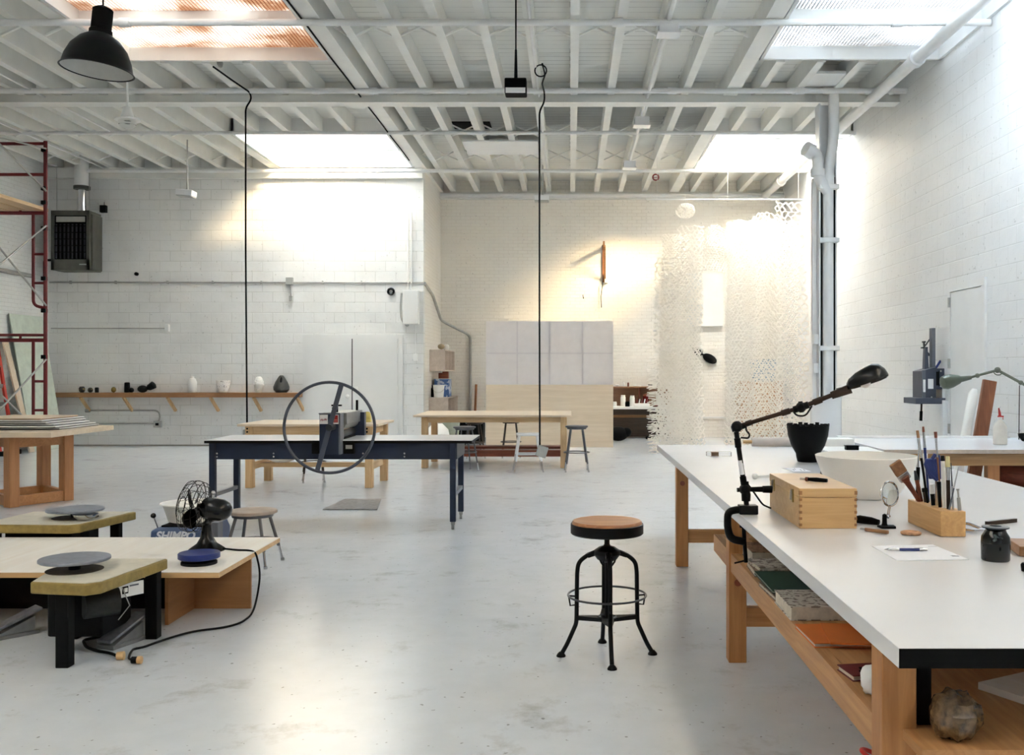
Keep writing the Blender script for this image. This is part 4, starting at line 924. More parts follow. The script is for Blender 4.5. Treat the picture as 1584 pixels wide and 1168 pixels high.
def wheel(label, ox, oy, deck, z, head, hr, legs, hz, motor, group=None):
    t = thing('pottery_wheel', label, 'pottery wheel', (ox, oy, 0))
    L = [(x-ox, y-oy) for x, y in deck]
    n = len(L); cxm = sum(p[0] for p in L)/n; cym = sum(p[1] for p in L)/n
    obj('deck', MB().prism(L, z-.062, z-.004), M_ochre, t, 'ochre painted deck', bev=.008)
    obj('deck_top', MB().prism([(cxm+(x-cxm)*.955, cym+(y-cym)*.955) for x, y in L], z-.004, z-.001), M_clay, t, 'clay dusted deck top')
    hx, hy = head[0]-ox, head[1]-oy
    obj('wheel_head', MB().lathe([(0, hz-.016), (hr*.97, hz-.016), (hr, hz-.012), (hr, hz-.003), (hr*.985, hz), (hr*.5, hz), (0, hz)], n=56, c=(hx, hy, 0)), M_alu, t, 'round grey metal wheel head')
    obj('shaft', MB().cyl((hx, hy, z-.004), (hx, hy, hz-.015), .03), M_blackm, t)
    obj('slip_ring', MB().lathe([(hr*.25, z-.001), (hr*.8, z-.001), (hr*.8, z+.0015), (hr*.25, z+.003)], n=40, c=(hx, hy, 0)), mat('dried_slip', (70,60,46), .8, var=.2, scale=30), t, 'dark dried slip under the head')
    for x, y in legs: obj('leg', MB().box(x-.032-ox, x+.032-ox, y-.032-oy, y+.032-oy, 0, z-.062), M_blackm, t, bev=.004)
    return t
t = wheel('front pottery wheel with ochre deck, nearest the camera', -2.5, 5.05, [(-2.64,4.74),(-2.35,4.69),(-2.29,4.74),(-2.215,5.34),(-2.76,5.34)], .425, (-2.565, 5.02), .172,
    [(-2.485, 4.77), (-2.27, 5.28), (-2.70, 5.28)], .488, None)
ox, oy = -2.5, 5.05
obj('motor_case', MB().box(-2.66-ox, -2.38-ox, 4.93-oy, 5.26-oy, .10, .362), M_blackm, t, bev=.01)
obj('drive_drum', MB().cyl((-2.46-ox, 4.9-oy, .27), (-2.33-ox, 5.0-oy, .27), .07, n=28), mat('dirty_black_steel', (26,26,26), .6, .1, var=.3, scale=40), t)
cp = obj('control_plate', MB().prism([(0, 0), (.14, 0), (.14, .07), (0, .07)], -.003, .003, Matrix(((.075/.14*1, 0, .99, -2.325-ox), (.99*.85, 0, -.1, 4.99-oy), (0, 1, 0, .283), (0, 0, 0, 1)))), M_plastic, t, 'white control plate with black marks')
obj('switch', MB().prism([(.018, .018), (.05, .018), (.05, .055), (.018, .055)], .003, .006, Matrix(((.075/.14, 0, .99, -2.325-ox), (.84, 0, -.1, 4.99-oy), (0, 1, 0, .283), (0, 0, 0, 1)))), M_blackm, cp)
obj('switch_rocker', MB().prism([(.026, .026), (.042, .026), (.042, .048), (.026, .048)], .006, .010, Matrix(((.075/.14, 0, .99, -2.325-ox), (.84, 0, -.1, 4.99-oy), (0, 1, 0, .283), (0, 0, 0, 1)))), M_plastic, cp)
obj('scale_marks', MB().prism([(.06, .05), (.11, .05), (.11, .058), (.06, .058)], .003, .005, Matrix(((.075/.14, 0, .99, -2.325-ox), (.84, 0, -.1, 4.99-oy), (0, 1, 0, .283), (0, 0, 0, 1)))), M_greyb, cp)
obj('motor_foot', MB().box(-2.47-ox, -2.41-ox, 5.26-oy, 5.32-oy, .0, .2), M_blackm, t)
obj('bolt', MB().cyl((-2.305-ox, 4.86-oy, .395), (-2.29-ox, 4.857-oy, .395), .008, n=10), M_steel, t)
obj('loose_wire', MB().tube([(-2.30-ox, 4.98-oy, .34), (-2.28-ox, 5.02-oy, .24), (-2.33-ox, 5.0-oy, .17)], .003), M_galv, t)
t = wheel('second pottery wheel with ochre deck, behind the low table at left', -3.55, 6.75, [(-4.0,6.52),(-3.36,6.49),(-3.30,6.53),(-3.19,7.13),(-3.95,7.13)], .425, (-3.48, 6.82), .188, [(-3.9, 6.57), (-3.30, 6.62), (-3.3, 7.05), (-3.9, 7.05)], .488, None)
obj('motor_case', MB().box(-.3, .15, -.15, .25, .08, .36), M_blackm, t, bev=.01)
o = one('steel_bowl', MB().lathe([(.02, 0), (.05, .005), (.076, .026), (.083, .042), (.080, .042), (.072, .028), (0, .005)], n=32), M_chrome, 'shiny steel bowl on the deck of the second pottery wheel', 'bowl', loc=(-3.345, 6.69, .427))
# pedals and cords
def pedal(label, x, y, rz):
    t = thing('foot_pedal', label, 'foot pedal', (x, y, 0), rz)
    obj('base', MB().prism([(-.055, -.12), (.055, -.12), (.055, .12), (-.055, .12)], 0, .022), M_cast, t, bev=.004)
    obj('side_wedge', MB().add([(-.045, -.10, .022), (.045, -.10, .022), (.045, .10, .022), (-.045, .10, .022), (-.045, .10, .10), (.045, .10, .10)], [(0,3,2,1), (0,1,5,4), (2,3,4,5), (1,2,5), (0,4,3)]), M_cast, t)
    obj('tread', MB().bar((0, -.13, .04), (0, .14, .135), .095, .016), mat('worn_tread', (128,130,138), .45, .4, var=.15, scale=30), t, bev=.006)
    return t
pedal('grey metal foot pedal under the front pottery wheel', -2.385, 5.17, -.34)
pedal('grey metal foot pedal at the left edge of the photo', -3.06, 5.32, -.7)
def fl(x, y, z=.008): p = on(x, y, z); return p
cbl = [(-2.45, 5.28, .1), (-2.447, 5.27, .03)] + [fl(128, 990), fl(133, 1001), fl(150, 1007), fl(170, 1010), fl(182, 1015)]
t = thing('power_cord', 'short black power cord from the front wheel with wooden plug', 'cord', (0,0,0))
obj('wire', MB().tube(fillet(cbl, .04), .0075), M_rubber, t)
obj('plug', MB().cyl(fl(181, 1015, .02), fl(192, 1014, .022), .02, .022, 14), M_boxw, t, 'pale tan plug')
# shimpo wheel
t = thing('electric_wheel', 'blue-grey electric pottery wheel with splash pan, behind low table', 'pottery wheel', ((284-CX)*7.05/F, 7.1, 0))
obj('body', MB().add([(-.19, -.23, .0), (.20, -.23, .0), (.20, .35, .0), (-.19, .35, .0), (-.175, -.20, .318), (.185, -.20, .318), (-.15, -.15, .332), (.165, -.15, .332), (.18, .33, .335), (-.165, .33, .335), (.20, .35, .27), (-.19, .35, .27)],
    [(0,3,2,1), (0,1,5,4), (4,5,7,6), (6,7,8,9), (8,10,11,9), (10,2,3,11), (0,4,11,3), (4,6,9,11), (1,2,10,5), (5,10,8,7)]), M_shim, t, bev=.01)
fc = bpy.data.curves.new('logo', 'FONT'); fc.body = 'SHIMPO'; fc.size = .078; fc.shear = .25; fc.offset = .003; fc.extrude = .0008; fc.align_x = 'CENTER'
fo = bpy.data.objects.new('logo', fc); C.objects.link(fo); bpy.context.view_layer.update()
me_ = bpy.data.meshes.new_from_object(fo.evaluated_get(bpy.context.evaluated_depsgraph_get())); bpy.data.objects.remove(fo)
fo = bpy.data.objects.new('lettering', me_); C.objects.link(fo); me_.materials.clear(); me_.materials.append(M_letter); fo.parent = t
fo.location = (.0, -.2075, .258); fo.rotation_euler = (math.atan2(.318, .03), 0, 0)
fo['label'] = 'white maker lettering'
obj('mark_line', MB().box(-.15, -.03, -.2115, -.2085, .240, .250), M_letter, t)
obj('top_tray', MB().box(-.13, .165, -.13, .28, .33, .345), M_blackm, t, bev=.004)
obj('splash_pan', MB().lathe([(.13, .345), (.165, .355), (.205, .475), (.225, .48), (.222, .487), (.2, .487), (.16, .362), (0, .358)], n=48, c=(.02, .06, 0)), M_wceram, t, 'white plastic splash pan')
lv = obj('speed_lever', MB().cyl((-.15, -.14, .33), (-.17, -.16, .41), .004), M_steel, t); obj('knob', MB().ball((-.172, -.162, .42), .019), M_black, lv)
obj('control_box', MB().box(.21, .29, -.16, -.06, 0, .37), M_greyb, t, bev=.004)
# desk fan
fx, fy = (318-CX)*6.0/F, 6.02
t = thing('desk_fan', 'black vintage desk fan with wire guard on the low table', 'fan', (fx, fy, TDZ))
obj('base', MB().lathe([(.108, 0), (.108, .01), (.095, .02), (.06, .045), (.04, .08), (.03, .13), (.026, .16), (.032, .17), (.0, .172)], n=40), M_black, t)
hd = V((.035, -.02, .262)); ad = V((-1, .03, .13)).normalized()
obj('neck', MB().cyl((0, 0, .165), (.015, 0, .2), .022, .018).tube(fillet([(.005, 0, .18), (.06, -.01, .20), (.055, -.015, .24)], .02), .013), M_black, t)
Mh = axis(hd, ad)
obj('motor', MB().lathe([(0, -.125), (.03, -.122), (.052, -.105), (.068, -.07), (.073, -.02), (.07, .03), (.055, .05), (.03, .055), (.02, .085), (0, .085)], n=36, M=Mh), M_black, t)
obj('oscillator_knob', MB().cyl(hd+V((0.01, 0, .065)), hd+V((.012, 0, .095)), .011).ball(hd+V((.012, 0, .098)), .014), M_steel, t)
G = hd+ad*.105
for k in range(4):
    a = k*PI/2+.6
    Mb = axis(G, ad) @ Matrix.Rotation(a, 4, 'Z')
    vs = []; fs = []
    prof = [(.02, .012, .010), (.05, .032, .020), (.085, .052, .026), (.115, .055, .024), (.135, .035, .014), (.142, .01, .004)]
    for x, w_, tw in prof: vs += [(x, -w_, -tw), (x, w_, tw), (x, w_, tw+.003), (x, -w_, -tw+.003)]
    for i in range(len(prof)-1):
        for j in range(4): fs.append((i*4+j, i*4+(j+1) % 4, i*4+4+(j+1) % 4, i*4+4+j))
    fs += [(0,1,2,3), tuple(len(vs)-4+q for q in (3,2,1,0))]
    obj('blade', MB().add(vs, fs, Mb), M_dsteel if k == 1 else M_black, t)
Mg = axis(G, ad); mb = MB(); R3 = Mg.to_3x3()
for R_, z in ((.160, 0), (.152, .045), (.105, .07), (.05, .08), (.152, -.04), (.10, -.058)): mb.ring(G+ad*z, R_, .0022, 48, 6, M=R3)
for k in range(16):
    a = 2*PI*k/16
    pts = []
    for q, z, r in ((0, .08, .04), (.05, .075, .085), (.12, .058, .13), (.2, .03, .157), (.24, 0, .161), (.27, -.03, .156), (.3, -.05, .125), (.34, -.06, .085), (.36, -.05, .055)):
        pts.append(Mg @ V((r*math.cos(a+q*1.6), r*math.sin(a+q*1.6), z)))
    mb.tube(pts, .0016, 5)
obj('guard', mb, M_black, t, 'wire guard')
t = thing('power_cord', 'long black fan cord falling off the low table to the floor', 'cord', (0,0,0))
c_ = [(fx+.10, fy+.0, TDZ+.012), (fx+.2, fy-.02, TDZ+.006), (-2.0, 6.0, TDZ+.006), (-1.94, 5.98, TDZ+.0), (-1.90, 5.95, .22), (-1.90, 5.9, .10)] + [fl(391, 950), fl(372, 964), fl(345, 971), fl(300, 976), fl(258, 988), fl(222, 1001), fl(206, 1004), fl(201, 1011), fl(199, 1019), fl(206, 1021)]
obj('wire', MB().tube(fillet(c_, .12, 6), .006), M_rubber, t)
obj('plug', MB().cyl(fl(204, 1021, .02), fl(213, 1021, .02), .017, n=14), M_rubber, t); obj('plug_face', MB().cyl(fl(213, 1021, .02), fl(219, 1021, .02), .019, n=14), M_boxw, t)
bt = on(308, 872, TDZ)
t = thing('banding_wheel', 'blue turntable with black foot in front of the desk fan', 'turntable', (bt.x, bt.y, TDZ))
obj('top_disc', MB().lathe([(0, .03), (.105, .03), (.116, .036), (.116, .062), (.112, .066), (.06, .066), (0, .064)], n=48), M_blue, t); obj('foot', MB().lathe([(.1, 0), (.1, .014), (.085, .02), (.04, .022), (.03, .03)], n=36), M_rubber, t)

# ---------------------------------------------------------------- wooden-topped swivel stool in the foreground
t = thing('swivel_stool', 'black iron swivel stool with round wooden seat in the foreground', 'stool', (.188, 4.955, 0), math.radians(4))
obj('seat', MB().lathe([(0, .660), (.178, .660), (.180, .668), (.178, .684), (.172, .690), (.1, .688), (0, .687)], n=64), M_seatw, t, 'brown wooden seat disc')
obj('seat_rim', MB().lathe([(.181, .676), (.186, .674), (.186, .628), (.180, .622), (.10, .618), (.0, .618), (0, .66), (.18, .66)], n=64, close=False), M_iron, t)
obj('screw_post', MB().lathe([(.014, .555), (.014, .625)], n=20).lathe([(.022, .55), (.016, .568)], n=20), M_iron, t)
obj('hub', MB().lathe([(.02, .478), (.05, .492), (.07, .52), (.066, .538), (.04, .556), (.02, .562), (0, .562)], n=32), M_iron, t)
for k in range(4):
    a = k*PI/2; c, s = math.cos(a), math.sin(a)
    P = [(.045, .536), (.105, .512), (.146, .478), (.153, .43), (.156, .195), (.158, .165), (.205, .06), (.232, .014)]
    l = obj('leg', MB().tube(fillet([(c*r, s*r, z) for r, z in P], .05), .0112, 12), M_iron, t)
    obj('foot', MB().lathe([(.024, 0), (.024, .006), (.017, .016), (.009, .024)], n=20, c=(c*.235, s*.235, 0)), M_iron, l)
    obj('hub_arm', MB().bar((c*.05, s*.05, .528), (c*.10, s*.10, .512), .03, .022), M_iron, t)
    obj('ring_bracket', MB().tube([(c*.157, s*.157, .262), (c*.188, s*.188, .258), (c*.196, s*.196, .306)], .0045).tube([(c*.156, s*.156, .305), (c*.197, s*.197, .308)], .0045), M_iron, t)
    obj('brace_arm', MB().add([(c*.155-s*.010, s*.155+c*.010, .185), (c*.155+s*.010, s*.155-c*.010, .185), (c*.03+s*.035, s*.03-c*.035, .180), (c*.03-s*.035, s*.03+c*.035, .180),
        (c*.155-s*.010, s*.155+c*.010, .207), (c*.155+s*.010, s*.155-c*.010, .207), (c*.03+s*.035, s*.03-c*.035, .198), (c*.03-s*.035, s*.03+c*.035, .198)], [(0,3,2,1), (4,5,6,7), (0,1,5,4), (1,2,6,5), (2,3,7,6), (3,0,4,7)]), M_iron, t)
obj('brace_ring', MB().ring((0, 0, .19), .045, .012, 32, 8), M_iron, t)
obj('foot_ring', MB().ring((0, 0, .310), .199, .0055, 64, 8), M_dsteel, t)
for s in (-1, 1): obj('hub_clip', MB().tube([(s*.018, -.03, .46), (s*.035, -.035, .485), (s*.04, -.03, .5)], .005).tube([(s*.018, -.03, .46), (s*.022, -.03, .49)], .004), M_iron, t)
obj('centre_rod', MB().cyl((0, 0, .20), (0, 0, .48), .0105), M_iron, t)
# ---------------------------------------------------------------- long white workbench on the right and what stands on it
BZ = .80
t = thing('workbench', 'long white-topped workbench on wooden legs in the right foreground', 'workbench', (1.66, 5.4, 0)); ox, oy = 1.66, 5.4
BX0, BX1, BY0, BY1 = .772, 2.55, 2.28, 8.62
obj('tabletop', MB().box(BX0-ox, BX1-ox, BY0-oy, BY1-oy, BZ-.048, BZ), M_lam, t, bev=.002)
obj('end_cap', MB().box(BX0-ox+.001, BX1-ox-.001, BY0-oy-.003, BY0-oy, BZ-.047, BZ-.001), M_blackm, t, 'black bare end of the top')
for y in (2.50, 4.87, 7.25):
    for x in (.834, 2.46): obj('leg', MB().box(x-.044-ox, x+.044-ox, y-.044-oy, y+.044-oy, 0, BZ-.048), M_firZ2, t, bev=.003)
    if y > 3: obj('cross_rail', MB().box(.88-ox, 2.41-ox, y-.025-oy, y+.025-oy, .175, .27), M_firX2, t); y > 3 and obj('top_rail', MB().box(.88-ox, 2.41-ox, y-.02-oy, y+.02-oy, .66, BZ-.049), M_firX2, t)
obj('side_rail', MB().box(.80-ox, .84-ox, 2.545-oy, 4.825-oy, .455, .545), M_firY, t); obj('side_rail', MB().box(.80-ox, .84-ox, 4.915-oy, 5.4-oy, .455, .545), M_firY, t)
obj('side_rail', MB().box(2.44-ox, 2.48-ox, 2.545-oy, 4.825-oy, .455, .545), M_firY, t)
obj('lower_shelf', MB().box(.842-ox, 2.41-ox, 2.32-oy, 5.4-oy, .52, .545), M_firY, t)
obj('bracket', MB().box(.885-ox, .92-ox, 2.47-oy, 2.56-oy, .55, BZ-.049), M_blackm, t, 'black metal corner bracket')
for x, y, z in ((.834, 7.204, .62), (.834, 4.824, .4)): obj('bolt_head', MB().cyl((x-ox, y-oy, z), (x-ox, y-.004-oy, z), .018), M_redw, t)
def b(x, y, z=BZ): return on(x, y, z)
SH = .546
# shelf contents
def stack(name, label, cat, x0, x1, y0, y1, z0, th, m, rz=0, bev=.002, cover=None):
    t = thing(name, label, cat, ((x0+x1)/2, (y0+y1)/2, z0), rz, 'things on the lower shelf of the workbench'); a, c = (x1-x0)/2, (y1-y0)/2
    obj('pages', MB().box(-a+.004, a-.004, -c+.004, c-.004, .003, th-.003), M_paper2, t)
    obj('cover', MB().box(-a, a, -c, c, th-.003, th).box(-a, a, -c, c, 0, .003), m, t, bev=0); return t
M_paper2 = mat('aged_paper', (206,196,180), .8, var=.1, scale=40)
stack('book', 'orange-covered stack of papers on the lower shelf', 'book', .795, 1.22, 3.18, 3.42, SH, .016, M_orange, .03)
stack('book', 'thin orange folder under the orange papers', 'book', .86, 1.25, 3.13, 3.38, SH+.017, .006, M_orange, -.12)
stack('book', 'speckled white book on the lower shelf between green board and orange papers', 'book', .80, 1.22, 3.52, 3.80, SH, .05, M_marb, 0)
stack('cutting_mat', 'dark green board lying on the lower shelf', 'board', .805, 1.35, 3.86, 4.24, SH+.02, .012, mat('green_board', (34,66,50), .5), 0)
stack('book', 'brown speckled pad under the green board', 'book', .80, 1.2, 3.83, 4.1, SH, .018, M_marb2, .04)
stack('book', 'thin patterned pad on the lower shelf behind the green board', 'book', .82, 1.3, 4.28, 4.48, SH+.03, .014, M_marb, .1)
stack('book', 'brown pad under the thin patterned pad', 'book', .815, 1.3, 4.26, 4.5, SH, .028, M_marb2, -.03)
stack('book', 'thick dark pad at the back of the lower shelf', 'book', .85, 1.35, 4.54, 4.80, SH, .06, M_marb2, 0)
stack('book', 'dark red notebook with white pages on the lower shelf near the front', 'book', .815, 1.0, 2.84, 2.95, SH, .018, mat('dark_red_cover', (104,26,28), .5), .15)
stack('book', 'small black notebook standing open beside the red notebook', 'book', .85, .98, 2.77, 2.86, SH+.02, .012, M_blackm, -.05)
one('wood_dowel', MB().cyl((.90, 4.78, SH+.0895), (1.06, 4.72, SH+.0895), .028, n=20).cyl((.885, 4.786, SH+.0895), (.90, 4.78, SH+.0895), .018), M_boxw, 'short turned wood roll lying on the pads at the back of shelf', 'roll', 'things on the lower shelf of the workbench')
def lump(label, x, y, z, r, seed, m):
    R = random.Random(seed); mb = MB()
    mb.ball((x, y, z+r*.86), r, 28); bm = mb.bm; bm.verts.ensure_lookup_table()
    for v in bm.verts:
        q = V(v.co)-V((x, y, z+r*.86)); q *= 1+.07*math.sin(q.x*190+seed)+.05*math.sin(q.y*230+q.z*150); v.co = V((x, y, z+r*.86))+q; v.co.z = max(v.co.z, z)
    return one('plastic_bag', mb, m, label, 'bag', 'things on the lower shelf of the workbench')
M_wrap = mat('crumpled_clear_wrap', (176,172,162), .2, var=.25, scale=40, spec=.8)
lump('crumpled white plastic bag on the lower shelf by the near leg', .86, 2.72, SH, .045, 1, M_plastic)
lump('small crumpled clear bag beside the dark notebooks', .85, 2.63, SH, .026, 2, M_wrap)
lump('clear-wrapped brown bundle at the front of the lower shelf', .952, 2.40, SH, .062, 3, mat('wrapped_brown', (112,88,60), .25, var=.35, scale=50, spec=.8))
one('plank_offcut', MB().box(-.16, .16, -.1, .1, 0, .02), M_plyY, 'tan plank lying on the lower shelf near the right edge', 'plank', 'things on the lower shelf of the workbench', loc=(1.35, 2.75, SH), rz=.5)
one('plank_offcut', MB().box(-.2, .2, -.06, .06, 0, .03), M_redw, 'red-brown plank on the lower shelf behind the tan plank', 'plank', 'things on the lower shelf of the workbench', loc=(1.5, 3.1, SH), rz=.4)
one('scissor_handles', MB().ring((.815, 2.60, .418), .035, .006, M=Matrix.Rotation(.4, 3, 'Y')), M_redp, 'red loop handle hanging under the side rail near the front leg', 'handle')
# clamp lamp
LY = 4.43
def L(x, y, dy=0): return at(x, y, LY+dy)
t = thing('clamp_lamp', 'black jointed work lamp clamped to the near edge of workbench', 'lamp', (0, 0, 0))
obj('clamp_frame', MB().tube(fillet([L(1168, 790), L(1140, 788), L(1126, 792), L(1125, 815), L(1130, 834), L(1152, 838)], .03), .0175, 12), M_iron, t)
c = L(1156, 790)
obj('clamp_jaw', MB().box(c.x-.04, c.x+.045, LY-.03, LY+.03, BZ+.001, BZ+.042), M_iron, t, bev=.004)
s_ = obj('clamp_screw', MB().cyl(L(1150, 812), L(1154, 870), .009).cyl(L(1150, 811), L(1150, 816), .018), M_iron, t)
obj('screw_handle', MB().tube([L(1137, 871, -.05), L(1161, 865, .05)], .0045), M_iron, s_)
obj('lower_post', MB().cyl(L(1155, 784), L(1152.5, 757), .012).lathe([(.020, 0), (.022, .03), (.014, .06), (.012, .09)], c=L(1154, 775), n=20), M_iron, t)
obj('joint', MB().ball(L(1152, 757), .026, 20).cyl(L(1140, 758), L(1166, 757), .010).cyl(L(1152, 757, -.03), L(1152, 757, .03), .016), M_iron, t)
obj('side_knob', MB().cyl(L(1162, 757), L(1180, 757), .011, .013).cyl(L(1180, 757), L(1194, 757), .016, .017), M_blackm, t)
u = obj('upper_post', MB().cyl(L(1151, 750), L(1139, 668), .0115, n=16), M_iron, t)
obj('post_sleeve', MB().cyl(L(1151.2, 752), L(1149, 737), .015), M_blackm, u); obj('post_sleeve', MB().cyl(L(1142, 692), L(1140.5, 678), .015), M_blackm, u)
obj('maker_sticker', MB().cyl(L(1148.3, 734), L(1145, 712), .0122), M_paper, u, 'pale sticker')
obj('elbow', MB().ball(L(1140, 660), .026, 20).cyl(L(1132, 664), L(1152, 658), .014).cyl(L(1140, 660, -.03), L(1140, 660, .03), .013), M_iron, t)
a_ = obj('arm', MB().cyl(L(1144, 659), L(1240, 630, -.05), .0095).cyl(L(1240, 630, -.05), L(1300, 606, -.10), .0105), M_bronze, t)
obj('arm_sleeve', MB().cyl(L(1154, 656), L(1163, 653), .013).cyl(L(1209, 639.5, -.03), L(1222, 635.5, -.04), .014).cyl(L(1258, 623, -.06), L(1271, 618, -.07), .015), M_bronze, a_)
obj('mid_joint', MB().ball(L(1239, 630, -.05), .024, 20).cyl(L(1228, 634, -.04), L(1251, 626, -.06), .016).cyl(L(1238, 621, -.05), L(1240, 638, -.05), .010).cyl(L(1239, 630, -.085), L(1239, 630, -.01), .012), M_iron, t)
def loop(pts): return MB().tube(fillet([L(*p) for p in pts], .04), .0042)
obj('lamp_cord', loop([(1154, 658), (1154, 666), (1160, 672), (1158, 678), (1146, 677)]), M_rubber, t); obj('lamp_cord', loop([(1226, 635, -.04), (1232, 643, -.05), (1246, 644, -.05), (1256, 628, -.06)]), M_rubber, t)
obj('lamp_cord', loop([(1155, 747), (1163, 757), (1172, 770), (1180, 781), (1192, 786, .05)]+[]), M_rubber, t)
hp, hd_ = L(1296, 608, -.10), (L(1372, 580, -.2)-L(1296, 608, -.10)).normalized()
obj('lamp_socket', MB().cyl(L(1286, 612, -.095), L(1316, 601, -.12), .017, .022).cyl(L(1297, 600, -.1), L(1299, 606, -.1), .012), M_bronze, t)
Ms = axis(L(1313, 601, -.12), hd_)
# half-round reflector: a lathe cut open along its lower side
mb = MB(); pr = [(.026, 0), (.040, .015), (.053, .05), (.063, .10), (.065, .13), (.056, .158), (.03, .175), (.0, .182)]
vs = []; fs = []; n = 18; up = Ms.to_3x3().inverted() @ V((0, 0, 1)); a0 = math.atan2(up.y, up.x)
for i in range(n+1):
    a = a0-PI*.56+PI*1.12*i/n
    for k_, (r, z) in enumerate(pr):
        rr = r*(1+ (.03 if (k_ in (2, 3, 4) and i % 2) else 0)); vs.append((rr*math.cos(a), rr*math.sin(a), z))
m_ = len(pr)
for i in range(n):
    for k_ in range(m_-1): fs.append((i*m_+k_, (i+1)*m_+k_, (i+1)*m_+k_+1, i*m_+k_+1))
mb.add(vs, fs, Ms); o = obj('lamp_shade', mb, M_black, t); sm = o.modifiers.new('thickness', 'SOLIDIFY'); sm.thickness = .003
obj('bulb', MB().ball(L(1338, 592, -.15), .024, sq=(1, 1, 1)), M_wceram, t)
# wooden box
bx = thing('wooden_box', 'pale wooden hinged box with finger joints beside the lamp', 'box', (.949, 4.01, BZ+.001))
obj('body', MB().box(0, .236, 0, .60, 0, .128), M_boxw, bx, bev=.002); obj('lid', MB().box(-.001, .237, -.001, .601, .1295, .166), M_boxw, bx, bev=.002)
for x in (0, .236):
    for k in range(5): obj('finger_joint', MB().box(x-.0012 if x == 0 else x-.010, x+.010 if x == 0 else x+.0012, -.0012, .01, .010+.026*k, .021+.026*k), M_joint, bx)
    obj('finger_joint', MB().box(x-.0022 if x == 0 else x-.010, x+.010 if x == 0 else x+.0022, -.0022, .01, .140, .156), M_joint, bx)
for y in (.12, .50):
    l_ = obj('latch', MB().box(-.006, 0, y-.014, y+.014, .095, .15), M_brass, bx); obj('latch_loop', MB().tube([(-.008, y-.01, .145), (-.010, y-.01, .105), (-.010, y+.01, .105), (-.008, y+.01, .145)], .0022), M_steel, l_)
obj('hinge_line', MB().box(.02, .216, -.0008, 0, .1282, .1297), M_joint, bx)
t = thing('pocket_knife', 'dark folding knife lying on top of the wooden box', 'knife', (1.075, 4.24, BZ+.168), -.5)
obj('handle', MB().tube([(-.045, .01, .009), (0, 0, .010), (.05, -.005, .009)], [.007, .010, .008], 10), M_blackm, t, 'black and rust handle'); obj('blade', MB().bar((-.045, .01, .008), (-.075, .016, .008), .003, .010), M_steel, t); obj('bolster', MB().cyl((-.048, .01, .009), (-.036, .008, .009), .0095), M_redw, t)
# black pot
p = b(1254, 716); pr = [(.070, 0), (.075, .004), (.083, .035), (.086, .06), (.12, .12), (.142, .19), (.150, .262), (.143, .262), (.133, .19), (.11, .12), (.07, .05), (0, .045)]
t = thing('clay_pot', 'black flaring pot with notched rim on the workbench', 'pot', (p.x, p.y+.08, BZ+.001))
obj('body', MB().lathe(pr, n=44), M_bceram, t)
R = random.Random(9)
mb = MB()
for k in range(22):
    a = 2*PI*k/22; mb.box(.141, .150, -.014, .014, .26, .262+R.uniform(.006, .018), RZ(a))
obj('notched_rim', mb, M_bceram, t)
# white bowl
t = thing('large_bowl', 'large matte white bowl behind the wooden box', 'bowl', (1.535, 5.03, BZ+.001))
obj('body', MB().lathe([(.14, 0), (.152, .008), (.185, .05), (.225, .12), (.252, .19), (.258, .214), (.252, .217), (.24, .19), (.21, .12), (.16, .05), (.1, .03), (0, .028)], n=72), M_cream, t)
p = b(1259, 742); t = one('clay_cone', MB().lathe([(.055, 0), (.05, .02), (.03, .09), (.022, .12), (0, .124)], n=28), mat('brown_clay', (70,56,48), .5, bump=.2), 'brown clay cone between the black pot and wooden box', 'sculpture', loc=(p.x+.02, 5.62, BZ+.001))
# papers with brush marks, small pale objects
p = b(1232, 727); t = thing('paper_sheet', 'small paper with black brush marks behind the wooden box', 'paper', (p.x, p.y, BZ+.001), .1)
obj('sheet', MB().box(-.06, .06, -.12, .12, 0, .001), M_paper, t)
for k, (x, y) in enumerate(((-.03, -.02), (-.005, .03), (.015, -.03), (.035, -.04))): obj('brush_mark', MB().bar((x, y-.03, .0012), (x+.012, y+.04, .0012), .004, .0006), M_blackm, t)
p = b(1183, 741); one('bone_folder', MB().bar((-.06, 0, .012), (.09, .04, .012), .02, .016).ball((-.06, 0, .016), .018), M_wceram, 'white bone-like stick behind the wooden box', 'tool', loc=(p.x, p.y, BZ+.001))
p = b(1112, 706); t = thing('clear_case', 'small clear case with rust-red insert at the far left of the bench', 'case', (p.x, p.y, BZ+.001))
obj('case', MB().box(-.095, .095, -.03, .03, 0, .035), clear('clear_acrylic', (240,240,240), .08), t, bev=.003); obj('insert', MB().box(-.06, -.005, -.02, .02, .004, .03), M_oak, t)
p0, p1 = b(1161, 690), b(1236, 690)
t = thing('paper_tube', 'grey paper roll on a wooden dowel at the far end of bench', 'roll', (0, 0, 0))
obj('roll', MB().cyl((p0.x, 8.42, BZ+.041), (p0.x+.44, 8.42, BZ+.041), .039, n=28), mat('kraft_grey_paper', (206,196,188), .7), t); obj('dowel', MB().cyl((p0.x-.075, 8.42, BZ+.041), (p0.x, 8.42, BZ+.041), .014), M_boxw, t)
one('tan_block', MB().box(-.02, .02, -.03, .03, 0, .08), M_boxw, 'small tan block beside the black pot at the roll end', 'block', loc=(1.98, 8.1, BZ+.001), bev=.003)
one('foam_board', MB().box(-.22, .22, -.5, .5, 0, .012), M_white, 'white foam board lying on the far end of the workbench', 'board', loc=(2.28, 7.75, BZ+.001), rz=-.05)
one('white_block', MB().box(-.2, .2, -.1, .1, 0, .07), M_white, 'low white block at the far end of the workbench', 'block', loc=(2.25, 8.45, BZ+.001), bev=.004)
p = b(1323, 700); one('black_tin', MB().box(-.05, .05, -.03, .03, 0, .03).box(-.054, .054, -.034, .034, .03, .036), M_blackm, 'small black tin on the white foam board', 'tin', loc=(p.x, p.y+.1, BZ+.014))
